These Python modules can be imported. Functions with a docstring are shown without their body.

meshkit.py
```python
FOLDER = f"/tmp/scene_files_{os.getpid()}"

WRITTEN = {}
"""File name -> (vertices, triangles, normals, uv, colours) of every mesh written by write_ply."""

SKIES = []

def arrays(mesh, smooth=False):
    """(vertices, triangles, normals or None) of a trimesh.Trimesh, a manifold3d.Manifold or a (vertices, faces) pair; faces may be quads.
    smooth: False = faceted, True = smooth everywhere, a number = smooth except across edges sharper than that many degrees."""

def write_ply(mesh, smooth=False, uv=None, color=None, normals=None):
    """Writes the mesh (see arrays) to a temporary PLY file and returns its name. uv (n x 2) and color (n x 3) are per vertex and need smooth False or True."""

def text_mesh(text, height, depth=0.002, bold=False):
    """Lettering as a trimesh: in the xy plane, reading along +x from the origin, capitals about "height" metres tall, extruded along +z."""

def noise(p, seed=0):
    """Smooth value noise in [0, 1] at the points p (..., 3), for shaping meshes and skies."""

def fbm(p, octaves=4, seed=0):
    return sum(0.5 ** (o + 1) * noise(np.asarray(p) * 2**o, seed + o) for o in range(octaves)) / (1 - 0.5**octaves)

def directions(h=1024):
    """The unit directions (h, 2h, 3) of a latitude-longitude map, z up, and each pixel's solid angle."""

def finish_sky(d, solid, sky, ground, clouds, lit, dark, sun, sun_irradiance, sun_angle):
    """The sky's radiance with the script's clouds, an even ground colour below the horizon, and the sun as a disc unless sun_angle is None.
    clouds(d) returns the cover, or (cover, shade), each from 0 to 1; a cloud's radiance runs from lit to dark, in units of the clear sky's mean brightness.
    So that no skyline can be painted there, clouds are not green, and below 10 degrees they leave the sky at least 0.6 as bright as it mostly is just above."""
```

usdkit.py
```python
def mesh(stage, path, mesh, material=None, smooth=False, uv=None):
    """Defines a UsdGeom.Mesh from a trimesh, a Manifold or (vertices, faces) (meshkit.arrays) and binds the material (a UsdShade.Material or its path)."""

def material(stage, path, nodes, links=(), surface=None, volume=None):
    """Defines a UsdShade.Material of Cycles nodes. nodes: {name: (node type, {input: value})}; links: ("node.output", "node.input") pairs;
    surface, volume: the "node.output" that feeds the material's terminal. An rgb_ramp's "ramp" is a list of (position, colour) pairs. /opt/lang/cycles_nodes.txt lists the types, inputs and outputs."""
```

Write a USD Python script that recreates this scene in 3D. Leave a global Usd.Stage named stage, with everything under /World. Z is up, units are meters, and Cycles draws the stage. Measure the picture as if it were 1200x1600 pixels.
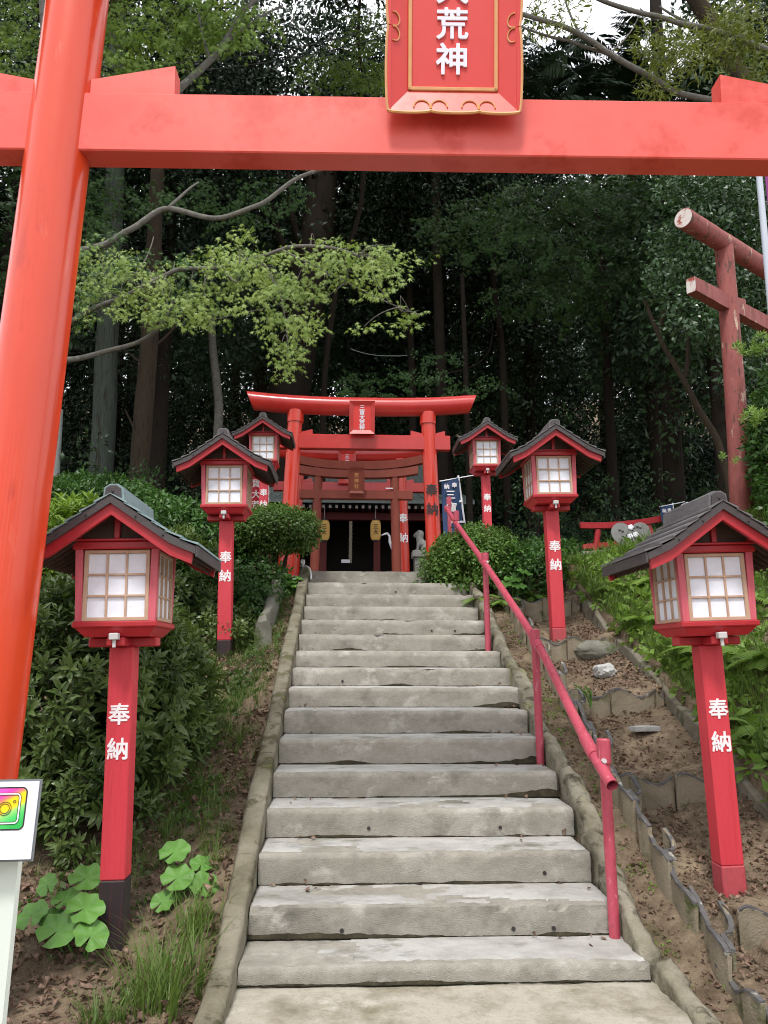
import math, random, numpy as np, trimesh, usdkit, meshkit
from pxr import Usd, UsdGeom, UsdLux, UsdShade, Gf, Sdf, Vt
from scipy.spatial.transform import Rotation as Rot
from shapely.geometry import Polygon
random.seed(7); RNG = np.random.default_rng(7)
stage = Usd.Stage.CreateInMemory()
UsdGeom.SetStageUpAxis(stage, 'Z'); UsdGeom.SetStageMetersPerUnit(stage, 1.0)
UsdGeom.Xform.Define(stage, '/World')

# ------------------------------------------------------------------ camera, sky, sun, exposure
F, EYE = 1242.8, 1.35                                   # focal length in pixels of a 1200 wide picture, eye height
TH, PS, RO = np.radians([10.45, 2.45, 0.15])            # pitch up, yaw right, roll
fw = np.array([np.sin(PS)*np.cos(TH), np.cos(PS)*np.cos(TH), np.sin(TH)])
rt0 = np.array([np.cos(PS), -np.sin(PS), 0.0]); up0 = np.cross(rt0, fw)
rt = rt0*np.cos(RO)+up0*np.sin(RO); upv = -rt0*np.sin(RO)+up0*np.cos(RO)
cam = UsdGeom.Camera.Define(stage, '/World/camera')
cam.CreateHorizontalApertureAttr(36.0); cam.CreateFocalLengthAttr(36.0*F/1200)
cam.CreateExposureAttr(1.08)
cam.AddTransformOp().Set(Gf.Matrix4d(*rt, 0, *upv, 0, *(-fw), 0, 0, 0, EYE, 1))
SUN_EL, SUN_AZ = math.radians(61), math.radians(194)    # direction towards the sun: behind the camera
sky_mat = usdkit.material(stage, '/World/Looks/sky_light', {
    "sky": ("sky_texture", {"sky_type": "single_scattering", "sun_disc": False, "sun_elevation": SUN_EL, "sun_rotation": SUN_AZ}),
    "tc": ("texture_coordinate", {}),
    "n": ("noise_texture", {"scale": 2.2, "detail": 6.0, "roughness": 0.55}),
    "cover": ("rgb_ramp", {"ramp": [(0.0, (.55,)*3), (0.35, (.75,)*3), (0.55, (1,)*3), (1, (1,)*3)]}),
    "cloud": ("rgb_ramp", {"ramp": [(0.0, (6.2, 6.4, 6.9)), (0.5, (7.6, 7.75, 8.1)), (1, (9.2, 9.2, 9.3))]}),
    "mix": ("mix_color", {"blend_type": "mix", "use_clamp": False}),
    "bg": ("background_shader", {"strength": 0.1})},
    [("tc.generated", "n.vector"), ("n.fac", "cover.fac"), ("n.fac", "cloud.fac"), ("cover.color", "mix.fac"), ("sky.color", "mix.a"), ("cloud.color", "mix.b"), ("mix.result", "bg.color")], surface="bg.background")
dome = UsdLux.DomeLight.Define(stage, '/World/sky')
UsdShade.MaterialBindingAPI.Apply(dome.GetPrim()).Bind(sky_mat)
dome.GetPrim().SetCustomDataByKey('kind', 'structure')
sun = UsdLux.DistantLight.Define(stage, '/World/sun')
sun.CreateNormalizeAttr(True); sun.CreateIntensityAttr(0.40); sun.CreateAngleAttr(10.0); sun.CreateColorAttr(Gf.Vec3f(1, .965, .91))
sd = np.array([math.sin(SUN_AZ)*math.cos(SUN_EL), math.cos(SUN_AZ)*math.cos(SUN_EL), math.sin(SUN_EL)])
_x = np.cross([0, 0, 1], sd); _x /= np.linalg.norm(_x); _y = np.cross(sd, _x)
sun.AddTransformOp().Set(Gf.Matrix4d(*_x, 0, *_y, 0, *sd, 0, 0, 0, 30, 1))

def ray(px, py): return fw+rt*(px-600)/F+upv*(800-py)/F
def at(px, py, y):
    d = ray(px, py); return np.array([0, 0, EYE])+d*y/d[1]

# ------------------------------------------------------------------ prim helpers
USED = {}
def numbered(path):
    n = USED.get(path, -1)+1; USED[path] = n
    return path if n == 0 else f'{path}_{n:03d}'
def pth(o): return str(o.GetPath()) if o is not None else '/World'
def tag(o, label=None, cat=None, group=None, kind=None):
    for k, v in (('label', label), ('category', cat), ('group', group), ('kind', kind)):
        if v: o.SetCustomDataByKey(k, v)
    return o
def place(x, loc=(0, 0, 0), rot=(0, 0, 0), scale=None):
    x = UsdGeom.Xformable(x); x.ClearXformOpOrder()
    x.AddTranslateOp().Set(Gf.Vec3d(*map(float, loc))); x.AddRotateXYZOp().Set(Gf.Vec3f(*map(float, rot)))
    if scale is not None: x.AddScaleOp().Set(Gf.Vec3f(*([float(scale)]*3 if np.ndim(scale) == 0 else map(float, scale))))
def thing(name, label, cat, loc=(0, 0, 0), rot=(0, 0, 0), group=None, kind=None, scale=None, parent=None):
    x = UsdGeom.Xform.Define(stage, numbered(pth(parent)+'/'+name))
    place(x.GetPrim(), loc, rot, scale)
    return tag(x.GetPrim(), label, cat, group, kind)
def obj(name, mesh, mat, parent=None, smooth=30, label=None, kind=None):
    p = usdkit.mesh(stage, numbered(pth(parent)+'/'+name), mesh, mat, smooth=smooth).GetPrim()
    if label: p.SetCustomDataByKey('label', label)
    if kind: p.SetCustomDataByKey('kind', kind)
    return p
def solo(name, mesh, mat, label, cat, group=None, kind=None, smooth=30):
    return tag(obj(name, mesh, mat, None, smooth), label, cat, group, kind)
CLS = stage.CreateClassPrim('/World/_kinds')
def copy_thing(src, name, label, cat, loc, rot=(0, 0, 0), group=None, scale=None):
    t = thing(name, label, cat, loc, rot, group, scale=scale)
    t.GetReferences().AddInternalReference(src.GetPath()); t.SetInstanceable(True)
    return t
def quats(M): 
    q = Rot.from_matrix(M).as_quat()
    return [Gf.Quath(float(a[3]), float(a[0]), float(a[1]), float(a[2])) for a in q]
def frames(normals, spin=None, rng=RNG):
    n = np.asarray(normals, float); n /= np.linalg.norm(n, axis=1, keepdims=True)
    a = np.where(np.abs(n[:, 2:3]) < .9, [[0, 0, 1.0]], [[1.0, 0, 0]])
    x = np.cross(a, n); x /= np.linalg.norm(x, axis=1, keepdims=True); y = np.cross(n, x)
    t = rng.uniform(0, 2*np.pi, len(n)) if spin is None else np.broadcast_to(spin, len(n))
    c, s = np.cos(t)[:, None], np.sin(t)[:, None]
    return np.stack([x*c+y*s, -x*s+y*c, n], 2)
TRIS = {}
def scatter(name, parent, protos, pos, M, scales, idx=None, kind='stuff', rng=RNG):
    """many small pieces (leaves, blades, crumbs) joined into one mesh"""
    pos = np.asarray(pos, float); n = len(pos); idx = rng.integers(0, len(protos), n) if idx is None else np.asarray(idx); s = np.broadcast_to(np.asarray(scales, float), n); V, Fc, o = [], [], 0
    for k, (m, mat) in enumerate(protos):
        w = idx == k; v, f = np.asarray(m.vertices), np.asarray(m.faces); c = int(w.sum())
        if not c: continue
        q = np.einsum('nij,vj->nvi', M[w]*s[w][:, None, None], v)+pos[w][:, None]
        V.append(q.reshape(-1, 3)); Fc.append((f[None]+(np.arange(c)*len(v))[:, None, None]).reshape(-1, 3)+o); o += c*len(v)
    p = obj(name, trimesh.Trimesh(np.vstack(V), np.vstack(Fc), process=False), protos[0][1], parent, False, kind=kind); TRIS[str(p.GetPath())] = sum(map(len, Fc)); return p

# ------------------------------------------------------------------ mesh helpers
cat_ = trimesh.util.concatenate
def T(m, t): m = m.copy(); m.apply_translation(t); return m
def box(x0, x1, y0, y1, z0, z1, b=0.0):
    if b <= 0:
        m = trimesh.creation.box([x1-x0, y1-y0, z1-z0]); m.apply_translation([(x0+x1)/2, (y0+y1)/2, (z0+z1)/2]); return m
    h = np.array([x1-x0, y1-y0, z1-z0])/2; b = min(b, *(h*.45)); v = []
    for s in np.ndindex(2, 2, 2):
        s = np.array(s)*2-1
        for k in range(3):
            q = h-b; q[k] = h[k]; v.append(s*q)
    m = trimesh.convex.convex_hull(np.array(v)); m.apply_translation([(x0+x1)/2, (y0+y1)/2, (z0+z1)/2]); return m
def spline(P, n=24):
    P = np.asarray(P, float)
    if len(P) < 3: return np.array([P[0]*(1-t)+P[-1]*t for t in np.linspace(0, 1, max(2, n))])
    from scipy.interpolate import PchipInterpolator
    d = np.r_[0, np.cumsum(np.linalg.norm(np.diff(P, axis=0), axis=1))]
    return PchipInterpolator(d, P)(np.linspace(0, d[-1], n))
def tube(P, r, n=10, caps=True, rough=0.0, seed=0):
    P = np.asarray(P, float); r = np.broadcast_to(r, len(P)).astype(float)
    d = np.gradient(P, axis=0); d /= np.linalg.norm(d, axis=1, keepdims=True)+1e-12
    a = np.array([0, 0, 1.0]) if abs(d[0, 2]) < .9 else np.array([1.0, 0, 0])
    V = []; u = np.cross(a, d[0]); u /= np.linalg.norm(u)
    th = np.linspace(0, 2*np.pi, n, endpoint=False)
    for i in range(len(P)):
        u = u-d[i]*(u@d[i]); u /= np.linalg.norm(u); w = np.cross(d[i], u)
        V.append(P[i]+r[i]*(np.cos(th)[:, None]*u+np.sin(th)[:, None]*w))
    V = np.array(V)
    if rough:
        nz = meshkit.fbm(V.reshape(-1, 3)*[6/max(r.max(), .03)*.35, 6/max(r.max(), .03)*.35, 2.2], 3, seed).reshape(len(P), n)-.5
        V = P[:, None]+(V-P[:, None])*(1+rough*2*nz[..., None])
    V = V.reshape(-1, 3); f = []
    for i in range(len(P)-1):
        for j in range(n):
            k = (j+1) % n; f += [[i*n+j, i*n+k, (i+1)*n+k], [i*n+j, (i+1)*n+k, (i+1)*n+j]]
    if caps:
        c0, c1 = len(V), len(V)+1; V = np.vstack([V, P[0], P[-1]])
        for j in range(n):
            k = (j+1) % n; f += [[c0, k, j], [c1, (len(P)-1)*n+j, (len(P)-1)*n+k]]
    return trimesh.Trimesh(V, f, process=False)
def loft(S, caps=True):
    """closed cross sections (k, n, 3) joined one after the other"""
    S = np.asarray(S, float); k, n = S.shape[:2]; V = S.reshape(-1, 3); f = []
    for i in range(k-1):
        for j in range(n):
            q = (j+1) % n; f += [[i*n+j, i*n+q, (i+1)*n+q], [i*n+j, (i+1)*n+q, (i+1)*n+j]]
    if caps:
        V = np.vstack([V, S[0].mean(0), S[-1].mean(0)]); c0, c1 = len(V)-2, len(V)-1
        for j in range(n):
            q = (j+1) % n; f += [[c0, q, j], [c1, (k-1)*n+j, (k-1)*n+q]]
    m = trimesh.Trimesh(V, f, process=False)
    if m.volume < 0: m.invert()
    return m
def prism(poly, depth):
    """polygon in x,z extruded along y from 0 to depth"""
    m = trimesh.creation.extrude_polygon(Polygon(poly) if not hasattr(poly, 'exterior') else poly, depth, engine='earcut')
    m.apply_transform([[1, 0, 0, 0], [0, 0, 1, 0], [0, 1, 0, 0], [0, 0, 0, 1]]); m.invert()
    return m
def lathe(prof, n=24):
    prof = np.asarray(prof, float); th = np.linspace(0, 2*np.pi, n, endpoint=False)
    return loft([[[r*math.cos(t), r*math.sin(t), z] for t in th] for r, z in prof])
def roughen(m, amp, freq, seed=0, aniso=(1, 1, 1)):
    v = np.asarray(m.vertices); 
    d = np.stack([meshkit.fbm(v*freq*np.array(aniso)+k*17.3, 3, seed+k)-.5 for k in range(3)], 1)
    m = m.copy(); m.vertices = v+2*amp*d; return m
def finebox(x0, x1, y0, y1, z0, z1, h, b=.012):
    """box with about h-sized faces and rounded edges, for roughening"""
    n = [max(2, int(round(d/h))) for d in (x1-x0, y1-y0, z1-z0)]; lo = np.array([x0, y0, z0]); hi = np.array([x1, y1, z1]); ms = []
    for ax in range(3):
        u, w = [k for k in range(3) if k != ax]
        gu, gw = np.meshgrid(np.linspace(0, 1, n[u]+1), np.linspace(0, 1, n[w]+1), indexing='ij')
        for side in (0, 1):
            P = np.zeros(gu.shape+(3,)); P[..., ax] = side; P[..., u] = gu; P[..., w] = gw
            idx = np.arange(gu.size).reshape(gu.shape)
            a, b_, c, d = idx[:-1, :-1].ravel(), idx[1:, :-1].ravel(), idx[1:, 1:].ravel(), idx[:-1, 1:].ravel()
            f = np.vstack([np.c_[a, b_, c], np.c_[a, c, d]])
            if (side == 0) != (ax == 1): f = f[:, ::-1]
            ms.append(trimesh.Trimesh(lo+P.reshape(-1, 3)*(hi-lo), f, process=False))
    m = cat_(ms); m.merge_vertices()
    v = np.asarray(m.vertices); q = np.clip(v, lo+b, hi-b); d = v-q; L = np.linalg.norm(d, axis=1, keepdims=True)
    m.vertices = q+d*np.where(L > 1e-9, b/np.maximum(L, 1e-9), 0); return m
# ------------------------------------------------------------------ lettering
GLYPHS = {'奉':[[[-96,-32,-95,-27,-67,-11,-51,4,-87,5,-88,8,-87,24,-35,25,-31,32,-71,33,-73,36,-73,50,-69,52,-22,52,-20,56,-20,59,-77,59,-79,62,-79,75,-78,77,-13,78,-9,94,-4,96,12,92,12,78,77,78,80,76,80,62,78,59,6,59,4,54,4,52,69,52,71,49,71,36,70,33,-4,33,-8,26,88,24,88,8,87,5,51,4,66,-10,96,-26,96,-31,86,-43,82,-44,73,-40,49,-23,47,-31,45,-33,12,-34,12,-44,72,-44,74,-48,74,-61,73,-64,12,-64,11,-94,8,-96,-8,-96,-10,-93,-11,-64,-73,-64,-76,-61,-76,-47,-74,-44,-11,-44,-11,-33,-45,-33,-49,-25,-70,-40,-84,-45],[11,5,12,-13,36,-12,23,5],[-34,-11,-34,-13,-11,-13,-10,5,-21,5]]],'納':[[[-96,27,-96,32,-87,42,-75,62,-60,95,-55,96,-44,91,-41,87,-42,81,-65,38,-56,38,-39,66,-36,66,-23,58,-23,53,-43,19,-35,20,-29,19,-15,-15,-14,49,-11,51,25,51,27,93,30,95,46,95,47,92,48,51,84,51,87,48,88,-79,85,-86,80,-91,73,-94,46,-95,43,-94,39,-79,39,-75,42,-73,66,-73,66,-50,59,-53,53,-52,37,-17,27,-37,17,-53,12,-54,7,-52,6,-94,3,-96,-13,-95,-14,-93,-15,-73,-30,-77,-34,-72,-44,-36,-43,-32,-34,-28,-35,-22,-67,-27,-85,-32,-91,-31,-95,-13,-85,-4,-71,15,-77,16,-90,13],[44,15,65,-23,66,-24,66,30,47,30],[6,-25,8,-25,18,-1,24,30,7,29],[-27,-32,-17,-62,-15,-65,-15,-26,-26,-30],[-59,-4,-59,-6,-41,-4,-47,12]],[[-96,-85,-87,-36,-80,-34,-70,-36,-68,-40,-70,-49,-79,-90,-84,-92,-95,-87]],[[-67,-40,-65,-35,-55,-33,-50,-33,-48,-37,-44,-68,-44,-80,-48,-84,-58,-85,-61,-83]]],'三':[[[-90,-61,-87,-57,87,-57,90,-60,90,-76,87,-79,-87,-79,-90,-76]],[[-78,75,-75,79,76,79,79,76,79,60,76,57,-75,57,-78,60]],[[-66,9,-63,13,61,13,63,10,63,-6,60,-9,-64,-9,-66,-6]]],'寶':[[[-90,-84,-90,-81,-87,-80,-58,-74,-45,-69,-64,-67,-64,0,66,0,68,-2,67,-67,50,-69,86,-81,88,-83,88,-85,74,-95,45,-84,15,-76,13,-74,14,-68,-16,-68,-15,-74,-21,-78,-47,-87,-76,-94,-82,-94],[-46,-36,48,-37,50,-32,-46,-31],[-46,-49,-46,-56,49,-55,49,-49],[-46,-12,-46,-19,49,-18,48,-12]],[[-86,50,-86,80,-11,80,-12,91,0,95,5,93,12,80,86,79,86,49,72,49,70,44,47,43,47,38,82,37,82,27,75,25,74,4,2,4,2,25,-5,27,-5,37,-4,39,-5,43,5,54,10,65,-69,65,-70,64,-70,57,-6,57,-6,46,-7,44,-32,43,-32,38,-10,38,-9,36,-9,27,-32,26,-32,20,-6,21,-6,9,-13,7,-81,3,-83,8,-83,17,-49,19,-49,26,-71,26,-72,36,-70,38,-49,38,-49,43,-72,44,-75,49],[26,65,25,56,69,56,69,64],[61,16,61,26,47,26,47,17],[12,40,13,38,30,38,30,43,16,44],[16,26,16,16,30,17,30,26]]],'大':[[[-94,-80,-93,-76,-74,-66,-60,-56,-45,-41,-28,-13,-18,14,-19,16,-89,17,-91,19,-91,36,-88,38,-15,39,-12,65,-11,92,-10,95,8,95,11,93,10,39,88,38,91,37,91,19,89,17,18,16,33,-18,52,-45,71,-62,94,-75,94,-81,83,-95,78,-95,66,-89,36,-64,18,-40,1,-6,-18,-45,-27,-57,-46,-76,-60,-86,-79,-95,-82,-95]]],'荒':[[[34,-23,38,-19,53,-19,56,-22,57,-73,73,-73,76,-56,78,-53,82,-53,95,-59,95,-70,93,-80,87,-90,80,-93,49,-93,38,-88,35,-78]],[[-92,63,-91,79,-47,80,-46,93,-44,96,-26,95,-24,80,24,80,26,95,44,96,46,93,47,80,91,79,92,62,89,60,47,60,46,47,43,44,26,45,24,60,5,60,15,40,88,40,90,37,90,23,87,20,-41,19,-41,4,73,4,75,1,76,-12,73,-16,-62,-16,-64,-13,-65,20,-89,21,-90,23,-90,39,-87,40,-11,40,-16,54,-10,59,-24,60,-25,47,-27,44,-43,44,-46,47,-47,60,-89,60]],[[-12,-24,-9,-20,7,-20,9,-23,9,-91,7,-94,-9,-94,-12,-90]],[[-95,-84,-93,-79,-73,-67,-64,-54,-60,-39,-59,-20,-39,-20,-39,-51,-43,-64,-50,-76,-62,-86,-79,-96,-84,-95]]],'神':[[[-96,-20,-96,-16,-74,2,-64,13,-46,39,-90,40,-93,43,-93,57,-90,61,-58,62,-72,85,-71,89,-59,95,-55,95,-40,77,-36,69,-37,62,-26,61,-19,56,-17,62,-15,64,23,65,24,92,27,95,42,95,45,94,46,65,85,64,88,62,88,-46,86,-48,70,-48,68,-47,67,-41,46,-41,45,-92,43,-95,26,-95,24,-93,23,-41,3,-41,0,-49,-15,-49,-17,-47,-18,-26,-25,-33,-30,-33,-44,-18,-45,-93,-47,-95,-64,-95,-66,-92,-66,-22,-69,-23,-80,-33,-87,-37,-91,-34],[46,-19,67,-19,67,2,46,2],[46,23,67,23,67,43,46,43],[2,-19,23,-19,23,2,3,2],[2,23,23,23,23,43,3,43],[-40,10,-18,-12,-18,47]]],'恋':[[[-91,-84,-92,-77,-81,-54,-73,-28,-65,-27,-55,-31,-52,-35,-57,-50,-71,-86,-75,-89,-80,-89]],[[-50,-78,-50,-27,-48,-24,-29,-25,-28,-72,-23,-75,30,-75,35,-71,39,-52,44,-51,56,-56,58,-59,58,-65,54,-84,45,-93,34,-96,-23,-96,-38,-94,-47,-88]],[[72,-86,47,-28,50,-24,63,-21,68,-25,84,-55,91,-74,91,-81,76,-87]],[[-89,54,-89,68,-87,71,-9,71,-16,85,-16,90,-13,93,0,96,5,94,17,71,87,71,89,68,89,54,88,52,34,51,34,38,35,37,48,45,52,44,84,12,88,5,88,1,76,-8,70,-7,51,16,34,33,33,-14,30,-16,14,-16,12,-13,11,50,-11,51,-11,-10,-5,-11,11,-26,27,-50,24,-56,14,-62,10,-62,-11,-35,-22,-24,-22,-16,-32,-16,-34,-14,-35,51,-86,51]],[[-84,0,-84,5,-68,25,-57,45,-52,46,-39,42,-39,34,-47,18,-67,-9,-72,-10]]],'社':[[[-26,-71,-23,-67,26,-66,26,10,-15,11,-17,14,-17,29,-14,32,26,32,27,94,29,96,46,96,48,93,49,32,88,32,92,28,91,14,89,11,49,10,49,-66,93,-67,95,-70,95,-87,92,-89,-24,-89,-26,-86]],[[-97,-21,-94,-14,-76,-1,-62,14,-44,39,-45,40,-89,40,-92,43,-92,58,-90,61,-56,61,-71,86,-68,90,-61,95,-55,95,-36,72,-34,68,-36,61,-24,61,-15,53,-22,34,-37,10,-12,-16,-12,-20,-18,-30,-25,-34,-40,-19,-41,-19,-42,-92,-43,-95,-60,-96,-63,-93,-64,-21,-88,-37,-92,-34]]],'宮':[[[-88,72,-84,76,-14,76,-18,90,-15,93,-4,96,4,95,14,76,85,76,87,73,87,27,84,24,66,25,65,55,-64,55,-66,26,-69,24,-85,24,-87,27]],[[-70,-28,-66,-24,-21,-24,-17,-14,-52,-13,-55,-11,-56,41,-54,44,53,45,56,41,55,-12,52,-13,10,-13,4,-23,71,-25,71,-93,69,-95,52,-95,50,-93,49,-87,-46,-87,-50,-96,-67,-96,-69,-93],[-48,-66,49,-67,49,-45,-47,-44],[-34,7,33,6,33,25,-33,26]]]}
def glyph(ch, size, depth):
    """a character centred on the origin in x,z, standing out towards -y by depth"""
    ms = []
    for rings in GLYPHS[ch]:
        R = [np.array(r, float).reshape(-1, 2)*size/200 for r in rings]
        ms.append(prism(Polygon(R[0], R[1:]).buffer(0), depth) if True else None)
    m = cat_(ms); m.apply_translation([0, -depth, 0]); return m
def oriented(m, c, x, y, z):
    M = np.eye(4); M[:3, 0], M[:3, 1], M[:3, 2], M[:3, 3] = x, y, z, c
    m = m.copy(); m.apply_transform(M); return m
# ------------------------------------------------------------------ materials
def M(name, stops, scale=4.0, rough=.6, bump=0.0, bscale=60.0, detail=5.0, spec=.5, coat=0.0, stain=None, stain2=None, stretch=None, obj_space=False, rrange=None, speck=None, metal=0.0, bdist=.01, nrough=.6):
    """noise-coloured paint, wood, stone or soil. stain = (colour, scale, low, high); speck = (colour, scale, radius)"""
    n = {"tc": ("texture_coordinate", {}), "g": ("geometry", {}), "map": ("mapping", {"scale": stretch or (1, 1, 1)}),
         "n": ("noise_texture", {"scale": scale, "detail": detail, "roughness": nrough}),
         "r": ("rgb_ramp", {"ramp": stops}), "p": ("principled_bsdf", {"roughness": rough, "specular_ior_level": spec, "coat_weight": coat, "coat_roughness": .08, "metallic": metal})}
    L = [("tc.object" if obj_space else "g.position", "map.vector"), ("map.vector", "n.vector"), ("n.fac", "r.fac")]; col = "r.color"
    for k, st in enumerate([s for s in (stain, stain2) if s]):
        c, sc, lo, hi = st
        n[f"sn{k}"] = ("noise_texture", {"scale": sc, "detail": 6.0, "roughness": .65}); n[f"sr{k}"] = ("rgb_ramp", {"ramp": [(0, (0,)*3), (lo, (0,)*3), (hi, (1,)*3), (1, (1,)*3)]})
        n[f"sm{k}"] = ("mix_color", {"blend_type": "mix", "b": c})
        L += [("map.vector", f"sn{k}.vector"), (f"sn{k}.fac", f"sr{k}.fac"), (f"sr{k}.color", f"sm{k}.fac"), (col, f"sm{k}.a")]; col = f"sm{k}.result"
    if speck:
        c, sc, rad = speck
        n["vo"] = ("voronoi_texture", {"scale": sc}); n["vr"] = ("rgb_ramp", {"ramp": [(0, (1,)*3), (rad*.6, (1,)*3), (rad, (0,)*3), (1, (0,)*3)]}); n["vm"] = ("mix_color", {"b": c})
        n["vf"] = ("math", {"math_type": "multiply", "value2": .8})
        L += [("map.vector", "vo.vector"), ("vo.distance", "vr.fac"), ("vr.color", "vf.value1"), ("vf.value", "vm.fac"), (col, "vm.a")]; col = "vm.result"
    L.append((col, "p.base_color"))
    if rrange:
        n["rn"] = ("map_range", {"from_min": .3, "from_max": .7, "to_min": rrange[0], "to_max": rrange[1]}); L += [("n.fac", "rn.value"), ("rn.result", "p.roughness")]
    if bump:
        n["bn"] = ("noise_texture", {"scale": bscale, "detail": 4.0, "roughness": .6}); n["b"] = ("bump", {"strength": bump, "distance": bdist})
        L += [("map.vector", "bn.vector"), ("bn.fac", "b.height"), ("b.normal", "p.normal")]
    return usdkit.material(stage, '/World/Looks/'+name, n, L, surface="p.BSDF")
def leafM(name, ramp, rough=.45, transl=.25, spec=.4, tint=(1.0, 1.0, .6), clump=1.6):
    """leaves that vary one by one and in clumps"""
    n = {"g": ("geometry", {}), "c": ("noise_texture", {"scale": clump, "detail": 3.0}), "cr": ("map_range", {"from_min": .32, "from_max": .68, "clamp": True}), "s": ("math", {"math_type": "add"}), "h": ("math", {"math_type": "multiply", "value2": .5}),
         "r": ("rgb_ramp", {"ramp": ramp}), "p": ("principled_bsdf", {"roughness": rough, "specular_ior_level": spec})}
    L = [("g.position", "c.vector"), ("c.fac", "cr.value"), ("g.random_per_island", "s.value1"), ("cr.result", "s.value2"), ("s.value", "h.value1"), ("h.value", "r.fac"), ("r.color", "p.base_color")]
    if transl <= 0: return usdkit.material(stage, '/World/Looks/'+name, n, L, surface="p.BSDF")
    n |= {"t": ("translucent_bsdf", {}), "tm": ("mix_color", {"blend_type": "multiply", "fac": 1.0, "b": tint}), "m": ("mix_closure", {"fac": transl})}
    return usdkit.material(stage, '/World/Looks/'+name, n, L+[("r.color", "tm.a"), ("tm.result", "t.color"), ("p.BSDF", "m.closure1"), ("t.BSDF", "m.closure2")], surface="m.closure")
R3 = lambda *c: [(i/(len(c)-1), k) for i, k in enumerate(c)]
RED_PILLAR = M('red_pillar_paint', [(0.2, (.56, .040, .010)), (.5, (.63, .055, .016)), (.8, (.52, .035, .009))], 2.2, .24, .10, 16, stretch=(1, 1, .2), coat=.35, rrange=(.18, .34), stain=((.44, .028, .010), 7, .58, .72), stain2=((.66, .11, .06), 11, .64, .74))
RED_BEAM = M('red_beam_paint', [(0.25, (.64, .075, .054)), (.5, (.70, .10, .078)), (.75, (.60, .052, .034))], 1.6, .42, .06, 300, spec=.5, rrange=(.34, .5), stain=((.56, .045, .026), 3.2, .53, .66), stain2=((.48, .04, .025), 40, .72, .82))  # pinkish red with soft darker red patches spread by noise
RED_FRAME = M('red_plaque_paint', R3((.56, .03, .025), (.64, .045, .035)), 6, .4, .05, 200)
RED_PANEL = M('red_panel_paint', R3((.60, .035, .03), (.66, .045, .036)), 3, .5, .04, 300)
GOLD = M('gold_trim', R3((.50, .22, .07), (.70, .36, .14)), 14, .42, spec=.6)
LETTER = M('lilac_white_letters', R3((.70, .70, .80), (.78, .78, .87)), 20, .55)
WHITE_LET = M('white_letters', R3((.74, .70, .72), (.84, .81, .83)), 20, .6)
BLACK_LET = M('black_letters', R3((.015, .013, .013), (.03, .025, .025)), 20, .5)
RED_TORII = M('red_lacquer', [(.25, (.38, .016, .014)), (.6, (.46, .023, .018)), (.85, (.34, .012, .012))], 1.8, .3, .04, 150, coat=.25, rrange=(.24, .38))
RED_TORII_P = M('red_lacquer_pillar', [(.25, (.50, .026, .012)), (.6, (.56, .034, .015)), (.85, (.45, .02, .009))], 1.8, .28, .04, 150, coat=.4)
BROWN_TORII = M('brown_red_wood', [(.2, (.16, .028, .016)), (.55, (.23, .045, .025)), (.85, (.13, .022, .014))], 3, .6, .15, 60, stretch=(1, 1, .3))
RED_POST = M('red_post_paint', [(.2, (.50, .027, .042)), (.55, (.57, .042, .06)), (.85, (.43, .021, .033))], 5, .5, .25, 40, stretch=(9, 9, .35), stain=((.60, .12, .12), 16, .68, .8))
PINK_FRAME = M('pink_highlight_paint', [(.2, (.50, .075, .10)), (.6, (.62, .13, .17)), (.9, (.44, .045, .065))], 6, .5, .15, 60, stretch=(6, 6, .6))  # red corner posts, their pinkish highlights put into the colour
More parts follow.
